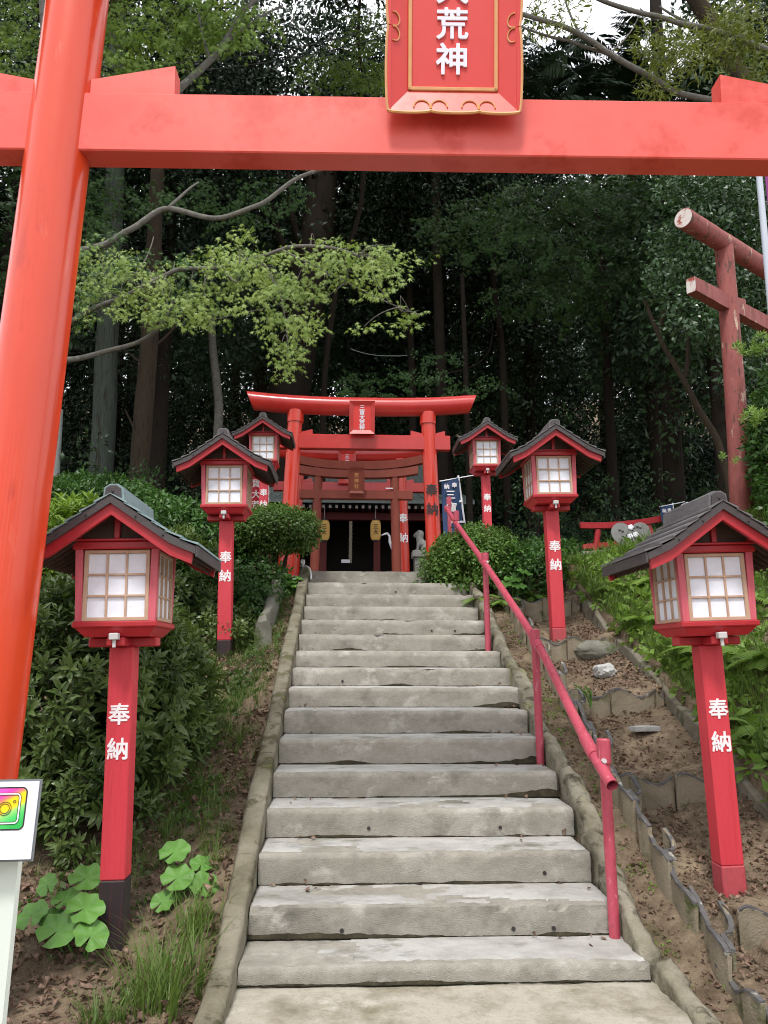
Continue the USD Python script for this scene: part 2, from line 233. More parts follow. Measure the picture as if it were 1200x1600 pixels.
RED_TRIM = M('red_trim_paint', [(.2, (.34, .013, .020)), (.6, (.41, .021, .030)), (.9, (.29, .011, .018))], 8, .42, .08, 80)
BLACK_BASE = M('black_post_base', [(0, (.010, .009, .010)), (.5, (.022, .014, .016)), (.62, (.05, .012, .014)), (.72, (.32, .025, .03)), (1, (.4, .03, .04))], 5, .6, .2, 60, stretch=(14, 14, .5))
FADED_BASE = M('faded_post_base', [(.2, (.30, .03, .04)), (.5, (.42, .06, .075)), (.8, (.24, .05, .05))], 9, .7, .3, 50, stretch=(4, 4, .8))
ROOF_GREY = M('weathered_grey_roof', [(.2, (.075, .07, .072)), (.55, (.15, .145, .15)), (.85, (.06, .052, .05))], 9, .55, .3, 60, stretch=(3, .6, 3), stain=((.25, .25, .26), 22, .62, .78))
ROOF_GREEN = M('teal_grey_roof', [(.2, (.13, .19, .20)), (.5, (.24, .34, .35)), (.85, (.10, .14, .15))], 6, .36, .15, 60, stretch=(3, .6, 3), spec=.6)  # teal grey boards, lighter than the other lantern roofs
ROOF_EDGE = M('dark_roof_edge', [(.2, (.030, .026, .026)), (.55, (.06, .052, .054)), (.85, (.024, .02, .02))], 8, .55, .2, 70, stretch=(1, 1, 4))
DARK_WOOD = M('dark_gable_wood', [(.2, (.03, .018, .013)), (.6, (.07, .04, .03)), (.9, (.02, .012, .01))], 6, .7, .2, 60, stretch=(1, 1, 6))
CREAM_WOOD = M('cream_lattice_wood', [(.2, (.42, .26, .17)), (.6, (.52, .35, .25)), (.9, (.36, .21, .13))], 12, .55, .1, 80)
GALV = M('galvanised_fitting', R3((.42, .42, .42), (.62, .62, .62)), 30, .4, spec=.6)
PAPER = usdkit.material(stage, '/World/Looks/white_paper', {"g": ("geometry", {}), "n": ("noise_texture", {"scale": 35.0, "detail": 4.0}), "r": ("rgb_ramp", {"ramp": [(0.2, (.74, .79, .90)), (.8, (.83, .87, .95))]}),
    "p": ("principled_bsdf", {"roughness": .5})}, [("g.position", "n.vector"), ("n.fac", "r.fac"), ("r.color", "p.base_color")], surface="p.BSDF")
RAIL = M('pink_red_rail_paint', [(.2, (.33, .038, .065)), (.55, (.43, .065, .10)), (.85, (.27, .026, .042))], 5, .42, .12, 90, stretch=(3, 3, 1), stain=((.60, .26, .29), 20, .60, .70), stain2=((.15, .045, .04), 15, .64, .72))
CONCRETE = M('weathered_concrete', [(.28, (.16, .148, .122)), (.42, (.265, .248, .21)), (.54, (.33, .312, .268)), (.64, (.39, .372, .328)), (.8, (.25, .232, .19))], 3.2, .92, .75, 210, detail=10, spec=.2, bdist=.010, stretch=(.8, 1, 1.15), stain=((.15, .142, .118), 3.1, .55, .72), stain2=((.46, .44, .395), 6.5, .57, .70), speck=((.13, .125, .115), 150, .20), nrough=.8)
SKIM = M('worn_mortar_tread', [(.28, (.21, .205, .185)), (.45, (.32, .312, .29)), (.6, (.42, .412, .39)), (.8, (.27, .262, .235))], 3.5, .9, .7, 130, detail=10, spec=.25, bdist=.006, stretch=(.7, 1, 1), stain=((.17, .165, .13), 4.2, .56, .68), stain2=((.20, .21, .22), 9, .60, .74), speck=((.20, .20, .20), 170, .2), nrough=.75)
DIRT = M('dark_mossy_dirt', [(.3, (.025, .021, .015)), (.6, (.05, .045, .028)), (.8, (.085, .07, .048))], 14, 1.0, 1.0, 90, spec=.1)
SLAB = M('pale_concrete', [(.3, (.15, .135, .095)), (.44, (.29, .265, .205)), (.56, (.40, .37, .31)), (.8, (.24, .215, .155))], 3.4, .9, .7, 110, detail=8, spec=.2, stain=((.17, .16, .095), 2.3, .58, .74), stain2=((.48, .45, .39), 4.5, .58, .72), speck=((.17, .15, .12), 60, .18), nrough=.7)
KERB = M('mossy_concrete_kerb', [(.25, (.07, .06, .038)), (.48, (.165, .15, .105)), (.66, (.23, .21, .16)), (.85, (.11, .092, .058))], 3.4, .95, .8, 60, detail=8, spec=.15, stain=((.045, .042, .02), 5.5, .52, .64), stain2=((.16, .17, .07), 5.5, .60, .72))
KSTONE = M('rough_kerb_stone', [(.2, (.085, .072, .048)), (.45, (.19, .172, .125)), (.6, (.26, .24, .185)), (.8, (.13, .112, .075))], 5, .95, 1.0, 45, detail=8, spec=.15, stain=((.20, .20, .085), 3.3, .54, .68), stain2=((.06, .052, .035), 9, .52, .66))
WALLC = M('stained_concrete_wall', [(.25, (.07, .06, .042)), (.45, (.15, .135, .10)), (.6, (.21, .19, .15)), (.8, (.10, .088, .06))], 4, .95, .8, 60, detail=8, spec=.15, stain=((.06, .07, .03), 4, .56, .7))
TILE_FACE = M('earthy_tile_face', [(.2, (.15, .125, .085)), (.5, (.25, .215, .155)), (.8, (.19, .155, .10))], 5, .9, .6, 70, detail=8, spec=.2, stain=((.07, .085, .03), 6, .56, .68), stain2=((.33, .30, .24), 12, .64, .74))
TILE_RIM = M('grey_roof_tile', [(.2, (.035, .034, .034)), (.5, (.09, .088, .088)), (.8, (.05, .046, .044))], 12, .6, .5, 70, spec=.35, stain=((.36, .35, .31), 13, .60, .68), stain2=((.14, .115, .075), 9, .58, .7))
SOIL = M('leafy_soil', [(.25, (.045, .034, .022)), (.42, (.12, .088, .058)), (.55, (.19, .145, .10)), (.66, (.26, .20, .14)), (.8, (.085, .063, .042))], 4.2, 1.0, 1.0, 55, detail=9, spec=.1, bdist=.02, stain=((.32, .245, .165), 2.2, .56, .7), stain2=((.055, .065, .022), 2.7, .60, .72), nrough=.75)
MOSS_ROCK = M('mossy_stone', [(.2, (.09, .09, .065)), (.5, (.19, .185, .155)), (.8, (.10, .115, .05))], 5, .95, .8, 50, detail=8, spec=.15, stain=((.05, .075, .02), 5, .5, .64))
PALE_ROCK = M('pale_stone', R3((.20, .20, .18), (.42, .42, .41), (.26, .25, .23)), 8, .9, .7, 60, detail=7, spec=.2)
BARK_DARK = M('dark_bark', [(.2, (.011, .009, .007)), (.5, (.030, .024, .019)), (.8, (.015, .012, .010))], 7, .95, .9, 22, stretch=(3, 3, .45), spec=.1)
BARK_MOSS = M('greenish_bark', [(.2, (.022, .027, .022)), (.5, (.070, .085, .072)), (.8, (.032, .036, .030))], 6, .95, 1.0, 20, stretch=(4, 4, .4), spec=.1, stain=((.035, .028, .02), 5, .52, .66))
BARK_BROWN = M('brown_bark', [(.2, (.020, .015, .011)), (.5, (.055, .043, .031)), (.8, (.03, .023, .016))], 6, .95, .8, 24, stretch=(3, 3, .5), spec=.1)
BARK_PALE = M('pale_lichen_bark', [(.2, (.055, .05, .043)), (.5, (.14, .135, .12)), (.8, (.075, .068, .058))], 9, .9, .6, 40, spec=.15, stain=((.30, .31, .28), 12, .60, .72))
RUSTY = M('peeling_red_paint', [(.2, (.18, .034, .030)), (.5, (.28, .075, .065)), (.8, (.155, .03, .025))], 4, .7, .5, 45, stretch=(2, 2, .6), stain=((.09, .04, .028), 7, .57, .63), stain2=((.50, .38, .28), 5.5, .62, .68))
SAWN = M('sawn_pale_end', [(.3, (.62, .61, .60)), (.50, (.56, .50, .46)), (.56, (.28, .05, .035)), (1, (.20, .035, .028))], 7, .7, .2, 60)
STEEL_POLE = M('pale_blue_grey_pole', R3((.40, .45, .52), (.50, .55, .62)), 5, .4, spec=.5)
GREY_POST = M('grey_steel_post', R3((.16, .18, .17), (.24, .26, .25)), 8, .5)
WHITE_BOARD = M('white_board', R3((.76, .78, .84), (.84, .86, .91)), 3, .35, spec=.5)
MINT = M('pale_green_white_post', R3((.62, .68, .62), (.70, .76, .70)), 2, .4)
CLEAR_EDGE = M('grey_laminate_edge', R3((.09, .10, .11), (.16, .17, .18)), 14, .25, spec=.7)
DARKRED = M('dark_red_hall_wood', R3((.10, .010, .012), (.16, .018, .02)), 5, .6, .1, 60)
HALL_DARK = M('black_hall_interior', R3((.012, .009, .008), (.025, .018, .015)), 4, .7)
COPPER_ROOF = M('green_grey_hall_roof', R3((.12, .15, .14), (.22, .26, .24)), 5, .55, .2, 30)
STONE_GREY = M('grey_granite', R3((.15, .15, .145), (.30, .30, .29)), 14, .85, .5, 60)
ROPE = M('twisted_rope', R3((.22, .19, .14), (.38, .34, .27)), 40, .9, .5, 90)
BLUE_CLOTH = M('blue_banner_cloth', R3((.012, .035, .10), (.022, .058, .15)), 6, .75, .15, 50)
RED_CLOTH = M('red_banner_cloth', R3((.40, .012, .03), (.50, .022, .045)), 6, .75, .15, 50)
PURPLE = M('purple_banner_cloth', R3((.16, .015, .13), (.22, .025, .18)), 6, .75)
WIRE = M('black_cable', R3((.02, .02, .02), (.04, .04, .04)), 10, .5)
LANTERN_GLOW = usdkit.material(stage, '/World/Looks/lit_yellow_paper', {"g": ("geometry", {}), "n": ("noise_texture", {"scale": 9.0}), "r": ("rgb_ramp", {"ramp": [(.3, (.30, .17, .045)), (.7, (.42, .26, .085))]}),
    "p": ("principled_bsdf", {"roughness": .6, "emission_color": (1.0, .62, .18), "emission_strength": .07})}, [("g.position", "n.vector"), ("n.fac", "r.fac"), ("r.color", "p.base_color")], surface="p.BSDF")
# leaves
L_AZALEA = leafM('azalea_leaf', [(0, (.040, .070, .016)), (.5, (.115, .175, .048)), (1, (.33, .38, .15))], .38, .22)
L_HEDGE = leafM('clipped_hedge_leaf', [(0, (.025, .065, .012)), (.5, (.065, .155, .028)), (1, (.15, .27, .055))], .45, .2)
L_TOPI = leafM('topiary_leaf', [(0, (.05, .10, .016)), (.5, (.11, .215, .034)), (.93, (.19, .31, .06)), (1, (.26, .14, .07))], .45, .2)
L_YELLOW = leafM('yellow_green_leaf', [(0, (.11, .20, .02)), (1, (.24, .36, .05))], .45, .3)
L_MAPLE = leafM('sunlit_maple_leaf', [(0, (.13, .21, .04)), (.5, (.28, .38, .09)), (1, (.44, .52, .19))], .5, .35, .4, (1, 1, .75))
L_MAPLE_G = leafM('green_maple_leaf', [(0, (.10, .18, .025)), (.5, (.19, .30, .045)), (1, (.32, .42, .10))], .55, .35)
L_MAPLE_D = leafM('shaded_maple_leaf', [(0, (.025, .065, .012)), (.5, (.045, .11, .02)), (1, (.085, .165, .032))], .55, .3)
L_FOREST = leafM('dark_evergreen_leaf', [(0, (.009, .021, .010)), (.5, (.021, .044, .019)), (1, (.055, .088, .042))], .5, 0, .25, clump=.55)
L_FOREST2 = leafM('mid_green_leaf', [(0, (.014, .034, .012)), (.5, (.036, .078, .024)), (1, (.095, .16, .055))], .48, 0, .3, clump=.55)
L_CAMEL = leafM('glossy_camellia_leaf', [(0, (.022, .055, .018)), (.5, (.045, .10, .032)), (1, (.10, .175, .07))], .3, .15, .6)
L_CEDAR = leafM('cedar_needle', [(0, (.012, .030, .014)), (1, (.045, .085, .034))], .6, 0, .3)
L_OLIVE = leafM('olive_willow_leaf', [(0, (.09, .12, .018)), (.5, (.15, .18, .03)), (1, (.24, .24, .06))], .5, .35)
L_FERN = leafM('fern_leaf', [(0, (.10, .19, .028)), (.5, (.20, .32, .06)), (1, (.36, .45, .14))], .5, .3)
L_GRASS = leafM('grass_blade', [(0, (.06, .11, .02)), (.6, (.14, .22, .045)), (1, (.34, .33, .12))], .5, .25)
L_WEED = leafM('bank_weed_leaf', [(0, (.04, .08, .018)), (.6, (.08, .14, .03)), (1, (.20, .19, .07))], .5, .25)
L_DEAD = leafM('fallen_leaf', [(0, (.07, .042, .028)), (.3, (.18, .115, .08)), (.65, (.34, .235, .175)), (.93, (.50, .40, .31)), (1, (.46, .14, .05))], .7, .1, .4, (1, 1, .6), 30.0)
L_BUTTER = M('butterbur_leaf', [(.25, (.055, .15, .022)), (.5, (.095, .22, .038)), (.75, (.07, .18, .028))], 9, .5, .3, 45, spec=.35)
L_BIG = leafM('broad_bright_leaf', [(0, (.08, .19, .03)), (1, (.17, .33, .07))], .42, .3)
# ------------------------------------------------------------------ the setting
RISE_Y = np.array([3.639, 3.977, 4.337, 4.694, 5.054, 5.416, 5.777, 6.137, 6.498, 6.86, 7.222, 7.584, 7.945, 8.306, 8.665, 9.023])
RISE_Z = np.array([.076, .212, .365, .518, .667, .829, .987, 1.132, 1.273, 1.414, 1.562, 1.711, 1.86, 2.011, 2.167, 2.329])
LAND = 2.329
CX, SL, SR = .416, -.453, 1.285                          # stair axis, left and right edge
def nose(y): return np.interp(y, np.r_[-9, 3.3, RISE_Y, 99], np.r_[0, 0, RISE_Z, LAND])
ROWS = [(3.90, .20), (5.04, .64), (6.08, 1.09), (7.09, 1.50), (8.13, 1.93), (9.25, 2.36)]   # the cross rows of edging: y, top height
WALLX = 2.42
def sm(x, a, b): t = np.clip((x-a)/(b-a), 0, 1); return t*t*(3-2*t)
def terrace(y):
    ys, zs = [-9, 2.9, ROWS[0][0]], [-.05, -.02, .02]
    for k, (y0, z0) in enumerate(ROWS):
        y1, z1 = ROWS[k+1] if k+1 < len(ROWS) else (12, 2.6)
        ys += [y0+.02, y0+.35, y1]; zs += [z0-.03, z0+.02, ROWS[k+1][1]-.17 if k+1 < len(ROWS) else 2.45]
    return np.interp(y, ys, zs)
def H(x, y):
    x, y = np.broadcast_arrays(np.asarray(x, float), np.asarray(y, float))
    far = .45*np.clip(y-23, 0, 42)+.10*np.clip(np.abs(x)-9, 0, 25)
    base = nose(y)
    left = np.clip(.40*(y-3.95), -.05, 2.42)+.1*sm(y, 8, 11)
    left = left+sm(-x, 1.9, 4.0)*.35*sm(y, 4.6, 8)
    zl = (base-.10)*(1-sm(-x, .62, .98))+left*sm(-x, .62, .98)
    bank = base+.10+np.clip(.42*(x-WALLX-.04), 0, 1.15)*sm(y, 2.6, 5.5)
    bank = np.where(y > 8.6, LAND+.04+np.clip(.24*(x-2.6), 0, .9), bank)
    tr = np.where(y < 9.3, terrace(y)+.10*sm(x, 1.95, 2.42), LAND+.1)
    zr = np.where(x < 1.64, base-.14+.03*sm(x, 1.3, 1.64), np.where(x < WALLX, tr, bank))
    z = np.where(x < SL-.1, zl, np.where(x > SR+.02, zr, np.where(y < 9.3, base-.35, LAND-.006)))
    z = np.where((y > 9.3) & (x < SL-.1), np.maximum(z, LAND-.05+.12*sm(-x, 1.6, 3.0)), z)
    bump = (meshkit.fbm(np.stack([x*2.3, y*2.3, x*0], -1), 4, 3)-.5)*.10+(meshkit.fbm(np.stack([x*9, y*9, x*0], -1), 3, 5)-.5)*.045
    flat = ((x > SL-.1) & (x < SR+.3)) | ((np.abs(x) < 2.6) & (y > 9.6) & (y < 20))
    return z+far+np.where(flat, 0, bump)
def grid_axis(parts): return np.unique(np.round(np.concatenate([np.arange(a, b, s) for a, b, s in parts]), 4))
gx = np.r_[grid_axis([(-160, -20, 14), (-20, -7, 1.2), (-7, -3.2, .3), (-3.2, 3.4, .055), (3.4, 7, .25), (7, 20, 1.2), (20, 161, 14)]), SL-.1001, SL-.0999, 1.6399, 1.6401, WALLX-.0001, WALLX+.0001]
gy = np.r_[grid_axis([(-160, -6, 14), (-6, 2.4, .6), (2.4, 9.8, .055), (9.8, 14, .25), (14, 30, 1.0), (30, 64, 3), (64, 301, 20)]), *[[r[0]-.005, r[0]+.015] for r in ROWS]]
gx, gy = np.unique(gx), np.unique(gy)
GX, GY = np.meshgrid(gx, gy, indexing='ij'); GZ = H(GX, GY)
idx = np.arange(GX.size).reshape(GX.shape); a_, b_, c_, d_ = idx[:-1, :-1].ravel(), idx[1:, :-1].ravel(), idx[1:, 1:].ravel(), idx[:-1, 1:].ravel()
g = obj('ground', trimesh.Trimesh(np.stack([GX, GY, GZ], -1).reshape(-1, 3), np.vstack([np.c_[a_, b_, c_], np.c_[a_, c_, d_]]), process=False), SOIL, smooth=True)
tag(g, kind='structure')

slab = finebox(SL-.02, SR+.12, -1.5, 3.66, -.25, 0, .12, .01)
tag(obj('path', roughen(slab, .006, 3, 2), SLAB), kind='structure')
stairs = tag(UsdGeom.Xform.Define(stage, '/World/stairs').GetPrim(), kind='structure')
for k in range(16):
    y0, z1 = RISE_Y[k], RISE_Z[k]; zb = (RISE_Z[k-1] if k else 0)-.06
    y1 = (RISE_Y[k+1] if k < 15 else 9.6)+.05
    x1 = SR+RNG.uniform(-.012, .03)-(.04 if k in (1, 2) else 0); fine = .028 if k < 9 else .05
    m = finebox(SL, x1, y0, y1, zb, z1, fine, .007)
    m = roughen(m, .0022, 5, k); m = roughen(m, .0045, 42, 40+k)
    v = np.asarray(m.vertices)
    e = np.exp(-((v[:, 1]-y0)**2+(v[:, 2]-z1)**2)/.0004)                         # chipped nosing
    chip = np.clip(meshkit.fbm(np.c_[v[:, 0]*11, v[:, 0]*0+k*3.1, v[:, 2]*0], 4, k)-.56, 0, 1)*.12
    v[:, 2] -= e*chip; v[:, 1] += e*chip*.9; m.vertices = v
    stp = obj('step', m, CONCRETE, stairs, smooth=40)
    # the worn mortar skim on the tread, with a ragged front and holes
    nx, ny = (110, 12) if k < 9 else (60, 5); yb = (RISE_Y[k+1] if k < 15 else 9.55)
    gxx, gyy = np.meshgrid(np.linspace(SL+.012, x1-.012, nx), np.linspace(0, 1, ny), indexing='ij')
    fr = y0+.012+.05*meshkit.fbm(np.stack([gxx*3.1, gxx*0+k*5.7, gxx*0], -1), 4, 60+k)
    yy = fr+(yb-.004-fr)*gyy; hz = meshkit.fbm(np.stack([gxx*2.4, yy*4.5, gxx*0+k*2.3], -1), 4, 80+k)
    zz = z1+np.where(hz < .64, .0045, -.012)-.0006+.002*(meshkit.fbm(np.stack([gxx*9, yy*9, gxx*0+k], -1), 3, 7)-.5); zz[:, 0] = z1-.004
    ii = np.arange(gxx.size).reshape(gxx.shape); a, b, c, d = ii[:-1, :-1].ravel(), ii[1:, :-1].ravel(), ii[1:, 1:].ravel(), ii[:-1, 1:].ravel()
    obj('tread_skim', trimesh.Trimesh(np.stack([gxx, yy, zz], -1).reshape(-1, 3), np.vstack([np.c_[a, b, c], np.c_[a, c, d]]), process=False), SKIM, stp, True)
    # dirt and moss gathered along the foot of the riser
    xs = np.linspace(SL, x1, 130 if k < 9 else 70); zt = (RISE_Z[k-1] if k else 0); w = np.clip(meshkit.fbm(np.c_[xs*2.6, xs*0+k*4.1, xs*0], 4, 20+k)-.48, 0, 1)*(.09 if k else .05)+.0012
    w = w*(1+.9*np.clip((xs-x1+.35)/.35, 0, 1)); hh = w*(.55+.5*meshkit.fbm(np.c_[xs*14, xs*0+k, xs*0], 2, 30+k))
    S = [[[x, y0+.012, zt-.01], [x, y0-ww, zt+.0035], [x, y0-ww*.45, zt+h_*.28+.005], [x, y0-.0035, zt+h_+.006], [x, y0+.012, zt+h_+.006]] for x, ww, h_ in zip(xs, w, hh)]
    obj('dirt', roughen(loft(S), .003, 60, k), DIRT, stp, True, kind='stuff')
plaza = box(-3.2, 3.2, 9.55, 18.2, 2.1, LAND-.004)
tag(obj('shrine_court', plaza, SLAB), kind='structure')
for k, x in ((1, .33), (1, .04), (1, .83), (4, .05)): pass
# drain holes of the risers
for k, x in ((1, -.02), (1, .97), (1, .78), (3, .12), (3, .86), (2, 1.02), (8, -.05), (11, .78), (11, 1.0), (14, .5)):
    pt = tube([[x, RISE_Y[k]-.006, RISE_Z[k]-.10], [x, RISE_Y[k]+.03, RISE_Z[k]-.10]], .010, 10)
    obj('drain_hole', pt, BLACK_LET, stairs)

# left kerb in cast lengths
kl = tag(UsdGeom.Xform.Define(stage, '/World/stair_kerb').GetPrim(), kind='structure')
cuts = [1.6, 2.6, 3.45, 4.28, 5.2, 6.05, 7.0, 7.75, 8.5, 9.3]
def kerb_top(y): return nose(y-.02)+.045
for k, (a, b) in enumerate(zip(cuts[:-1], cuts[1:])):
    n = 16; S = []
    for y in np.linspace(a+.004, b-.004, n):
        zt = float(kerb_top(y)); w = .105+.006*math.sin(y*3)
        pr = [(-w, -.22), (-w-.004, -.02), (-w+.012, 0), (-w*.66, .003), (-w*.33, .004), (-.012, 0), (0, -.014), (.0, -.12), (0, -.3)]
        S.append([[SL-.002+px, y, zt+pz] for px, pz in pr])
    m = roughen(loft(S), .006, 9, 70+k); m = roughen(m, .007, 46, 90+k)
    obj('kerb_length', m, KERB, kl, smooth=50)
# right kerb of rough stones
kr = tag(UsdGeom.Xform.Define(stage, '/World/kerb').GetPrim(), kind='structure')
y = 2.2; k = 0
while y < 8.7:
    L = RNG.uniform(.34, .62); b = min(y+L, 8.8); S = []
    off, w = RNG.uniform(-.012, .015), RNG.uniform(.08, .125); tz = RNG.uniform(-.02, .015); tw = RNG.uniform(-.02, .02)
    for t in np.linspace(0, 1, 14):
        yy = y+.006+t*(b-y-.012); zt = float(nose(yy-.05))+.03+tz; q = .022 if t in (0, 1) else 0
        pr = [(0, -.25), (0, -.02-q), (.015, -q), (w*.5, .012-q), (w-.02, -.008-q), (w, -.03-q), (w+.01, -.25)]
        S.append([[SR+.012+off+px+tw*t, yy, zt+pz] for px, pz in pr])
    m = roughen(loft(S), .024, 8, 130+k); m = roughen(m, .018, 34, 170+k)
    obj('kerb_stone', m, KSTONE, kr, smooth=45)
    y = b; k += 1
# low concrete wall behind the terraces
wl = []; ys = np.linspace(3.2, 9.2, 60); S = []
for yy in ys:
    zt = float(nose(yy))+.045+.02*math.sin(yy*5)
    S.append([[WALLX-.05, yy, zt-.5], [WALLX-.05, yy, zt-.02], [WALLX-.03, yy, zt], [WALLX+.04, yy, zt], [WALLX+.06, yy, zt-.02], [WALLX+.06, yy, zt-.5]])
tag(obj('low_concrete_wall', roughen(roughen(loft(S), .02, 4, 9), .01, 22, 19), WALLC, None, 45), 'low sloping concrete wall between the soil terraces and the fern bank', 'wall')

# ------------------------------------------------------------------ edging of old roof tiles
def tile_mesh(w, h, t=.018, wave=.020, drop=0.0, seed=0):
    """an S-shaped roof tile set on edge: width along x, standing z -h..0, seen from -y"""
    n = 15; S = []
    for u in np.linspace(0, 1, n):
        s = math.sin(u*2*math.pi)*wave; zt = .030*math.sin(u*2*math.pi+.6)+(-drop*u)
        c = .012*math.sin(u*9+seed)
        S.append([[u*w, s, -h], [u*w, s+.002, zt-.028+c*.3], [u*w, s-.004, zt-.005], [u*w, s+.006, zt], [u*w, s+t-.004, zt], [u*w, s+t, zt-.006], [u*w, s+t, -h]])
    body = loft(S); R = []
    for u in np.linspace(0, 1, n):
        s = math.sin(u*2*math.pi)*wave; zt = .030*math.sin(u*2*math.pi+.6)+(-drop*u)
        R.append([[u*w+.001, s-.004, zt-.009], [u*w+.001, s-.003, zt+.004], [u*w+.001, s+t+.002, zt+.004], [u*w+.001, s+t+.003, zt-.009]])
    return roughen(body, .008, 26, seed), roughen(loft(R), .007, 36, seed+3)
row_labels = ['lowest row of roof tiles on edge behind the mound of pale soil', 'second row of wavy tiles on edge behind the near right lantern post', 'mossy third row of wavy tiles behind the flat brick', 'fourth row of broken tile and stone edging in front of the middle right lantern', 'topmost row of edging blocks below the leafy plants']
for k, (yr, zr) in enumerate(ROWS[:5]):
    t = thing('tile_edging', row_labels[k], 'edging', (0, 0, 0), group='rows of edging across the terraces')
    x = 1.66 if k else 1.80; j = 0
    while x < WALLX-.06:
        w = min(RNG.uniform(.30, .38), WALLX-.04-x) if k != 3 else min(RNG.uniform(.22, .34), WALLX-.04-x)
        if w < .05: break
        b, r = tile_mesh(w-.008, .42, wave=.020, seed=k*20+j)
        off = np.array([x, yr-.045+RNG.uniform(-.02, .02), zr+RNG.uniform(-.02, .02)])
        p = obj('tile', T(b, off), TILE_FACE, t, 40)
        obj('rim', T(r, off), TILE_RIM, p, 40)
        x += w; j += 1
et = thing('stepped_tile_edging', 'row of old roof tiles on edge stepping down beside the stairs', 'edging')
y = 3.05; j = 0; tiles = []
while y < 8.6:
    L = RNG.uniform(.23, .30); b, r = tile_mesh(L+.09, .46, wave=.016, drop=-.42*(L+.09) if y > 3.3 else 0, seed=300+j)
    R = np.eye(4); ang = math.pi/2+RNG.uniform(-.10, .06); R[:3, :3] = Rot.from_euler('z', ang).as_matrix()
    off = np.array([1.62+RNG.uniform(-.012, .012), y, float(nose(y))+.04+RNG.uniform(-.015, .02)])
    for m in (b, r): m.apply_transform(R)
    p = obj('tile', T(b, off), TILE_FACE, et, 40); obj('rim', T(r, off), TILE_RIM, p, 40)
    if j % 2 == 0:                                                              # a second tile leaning behind
        b2, r2 = tile_mesh(L, .3, wave=.03, drop=-.40*L if y > 3.3 else 0, seed=360+j)
        R[:3, :3] = Rot.from_euler('z', ang-.25).as_matrix()
        for m in (b2, r2): m.apply_transform(R)
        o2 = off+[.05, .06, -.012]; p = obj('tile', T(b2, o2), TILE_FACE, et, 40); obj('rim', T(r2, o2), TILE_RIM, p, 40)
    y += L; j += 1
def rock(seed, r, sc=(1, 1, 1), amp=.3):
    m = trimesh.creation.icosphere(3, 1.0); m = roughen(m, amp, 1.1, seed); m = roughen(m, amp*.3, 4, seed+9)
    m.vertices = np.asarray(m.vertices)*r*np.array(sc); return m
def zat(x, y): return float(H(x, y))
solo('mound_stone', T(rock(3, .2, (1.25, .8, .62)), (2.02, 3.72, .02)), SOIL, 'crumbling mound of pale soil below the near right lantern', 'soil mound')
solo('pale_rock', T(rock(11, .075, (1.3, .9, .8), .5), (2.12, 6.62, zat(2.12, 6.62)+.03)), PALE_ROCK, 'pale white jagged stone lying on the middle terrace', 'stone')
solo('mossy_block', T(rock(14, .16, (1.25, .8, .6), .2), (2.19, 7.05, 1.42)), MOSS_ROCK, 'round topped stone block beside the middle right lantern post', 'stone')
solo('flat_brick', oriented(roughen(finebox(-.10, .10, -.05, .05, 0, .035, .02, .006), .006, 20, 4), (2.10, 5.74, zat(2.1, 5.74)+.02), (math.cos(.2), math.sin(.2), 0), (-math.sin(.2), math.cos(.2), 0), (0, 0, 1)), PALE_ROCK, 'flat pale brick lying below the mossy tile row', 'brick')
S = []
for yy in np.linspace(7.25, 8.75, 14):
    zt = float(nose(yy))+.10; S.append([[-.86, yy, zt-.45], [-.86, yy, zt-.1], [-.81, yy, zt-.01], [-.74, yy, zt], [-.71, yy, zt-.06], [-.71, yy, zt-.4]])
solo('mossy_border_stone', roughen(roughen(loft(S), .05, 4, 33), .02, 16, 34), MOSS_ROCK, 'long mossy stone sloping along the left of the upper stairs', 'stone', smooth=50)
solo('bank_boulder', T(rock(21, .34, (1.5, .9, .55), .25), (3.05, 9.6, zat(3.05, 9.6)+.0)), MOSS_ROCK, 'long grey boulder on top of the fern bank', 'stone')
# ------------------------------------------------------------------ the great gate in the foreground
gate = thing('front_torii', 'large glossy vermilion gate framing the stairs with a name plaque on its beam', 'torii gate', (0.455, 3.42, .05), (0, 0, -1.4))
gx0 = .45
def pillar_mesh(xb, xt, zb, zt, rb, rtop, n=48):
    P = np.array([[xb+(xt-xb)*t, 0, zb+(zt-zb)*t] for t in np.linspace(0, 1, 10)]); return tube(P, np.linspace(rb, rtop, 10), n)
def px_(z): return 1.999-.0384*z                          # how far the leaning pillar's axis stands from the gate's axis
for s in (-1, 1):
    p = obj('pillar', pillar_mesh(s*px_(-.1), s*px_(4.69), -.1, 4.69, .152, .142), RED_PILLAR, gate, 40)
    obj('collar', lathe([(.165, -.1), (.168, .22), (.160, .25), (.15, .255)]).apply_translation([s*px_(0), 0, 0]), BLACK_BASE, p)
NB, NT, NY0, NY1 = 3.622, 3.925, -.075, .065
obj('tie_beam', box(-2.85, 2.85, NY0, NY1, NB, NT, .006), RED_BEAM, gate)
for s in (-1, 1):
    xi, xo = px_(4.0)-.135, px_(4.0)-.535
    obj('wedge', prism([(s*xi, NT+.001), (s*xo, NT+.001), (s*(xo+.005), NT+.165), (s*xi, NT+.085)], .10).apply_translation([0, -.052, 0]), RED_BEAM, gate)
    xi, xo = px_(4.0)+.13, px_(4.0)+.50
    obj('wedge', prism([(s*xi, NT+.001), (s*xo, NT+.001), (s*xo, NT+.15), (s*xi, NT+.08)], .10).apply_translation([0, -.052, 0]), RED_BEAM, gate)
obj('lintel', box(-3.1, 3.1, -.13, .13, 4.69, 4.97, .006), RED_BEAM, gate)
S = []
for x in np.linspace(-3.4, 3.4, 31):
    z = 4.972+.16*(abs(x)/3.4)**2.4
    S.append([[x, -.17, z], [x, -.19, z+.24], [x, 0, z+.32], [x, .19, z+.24], [x, .17, z]])
obj('top_beam', loft(S), RED_BEAM, gate)
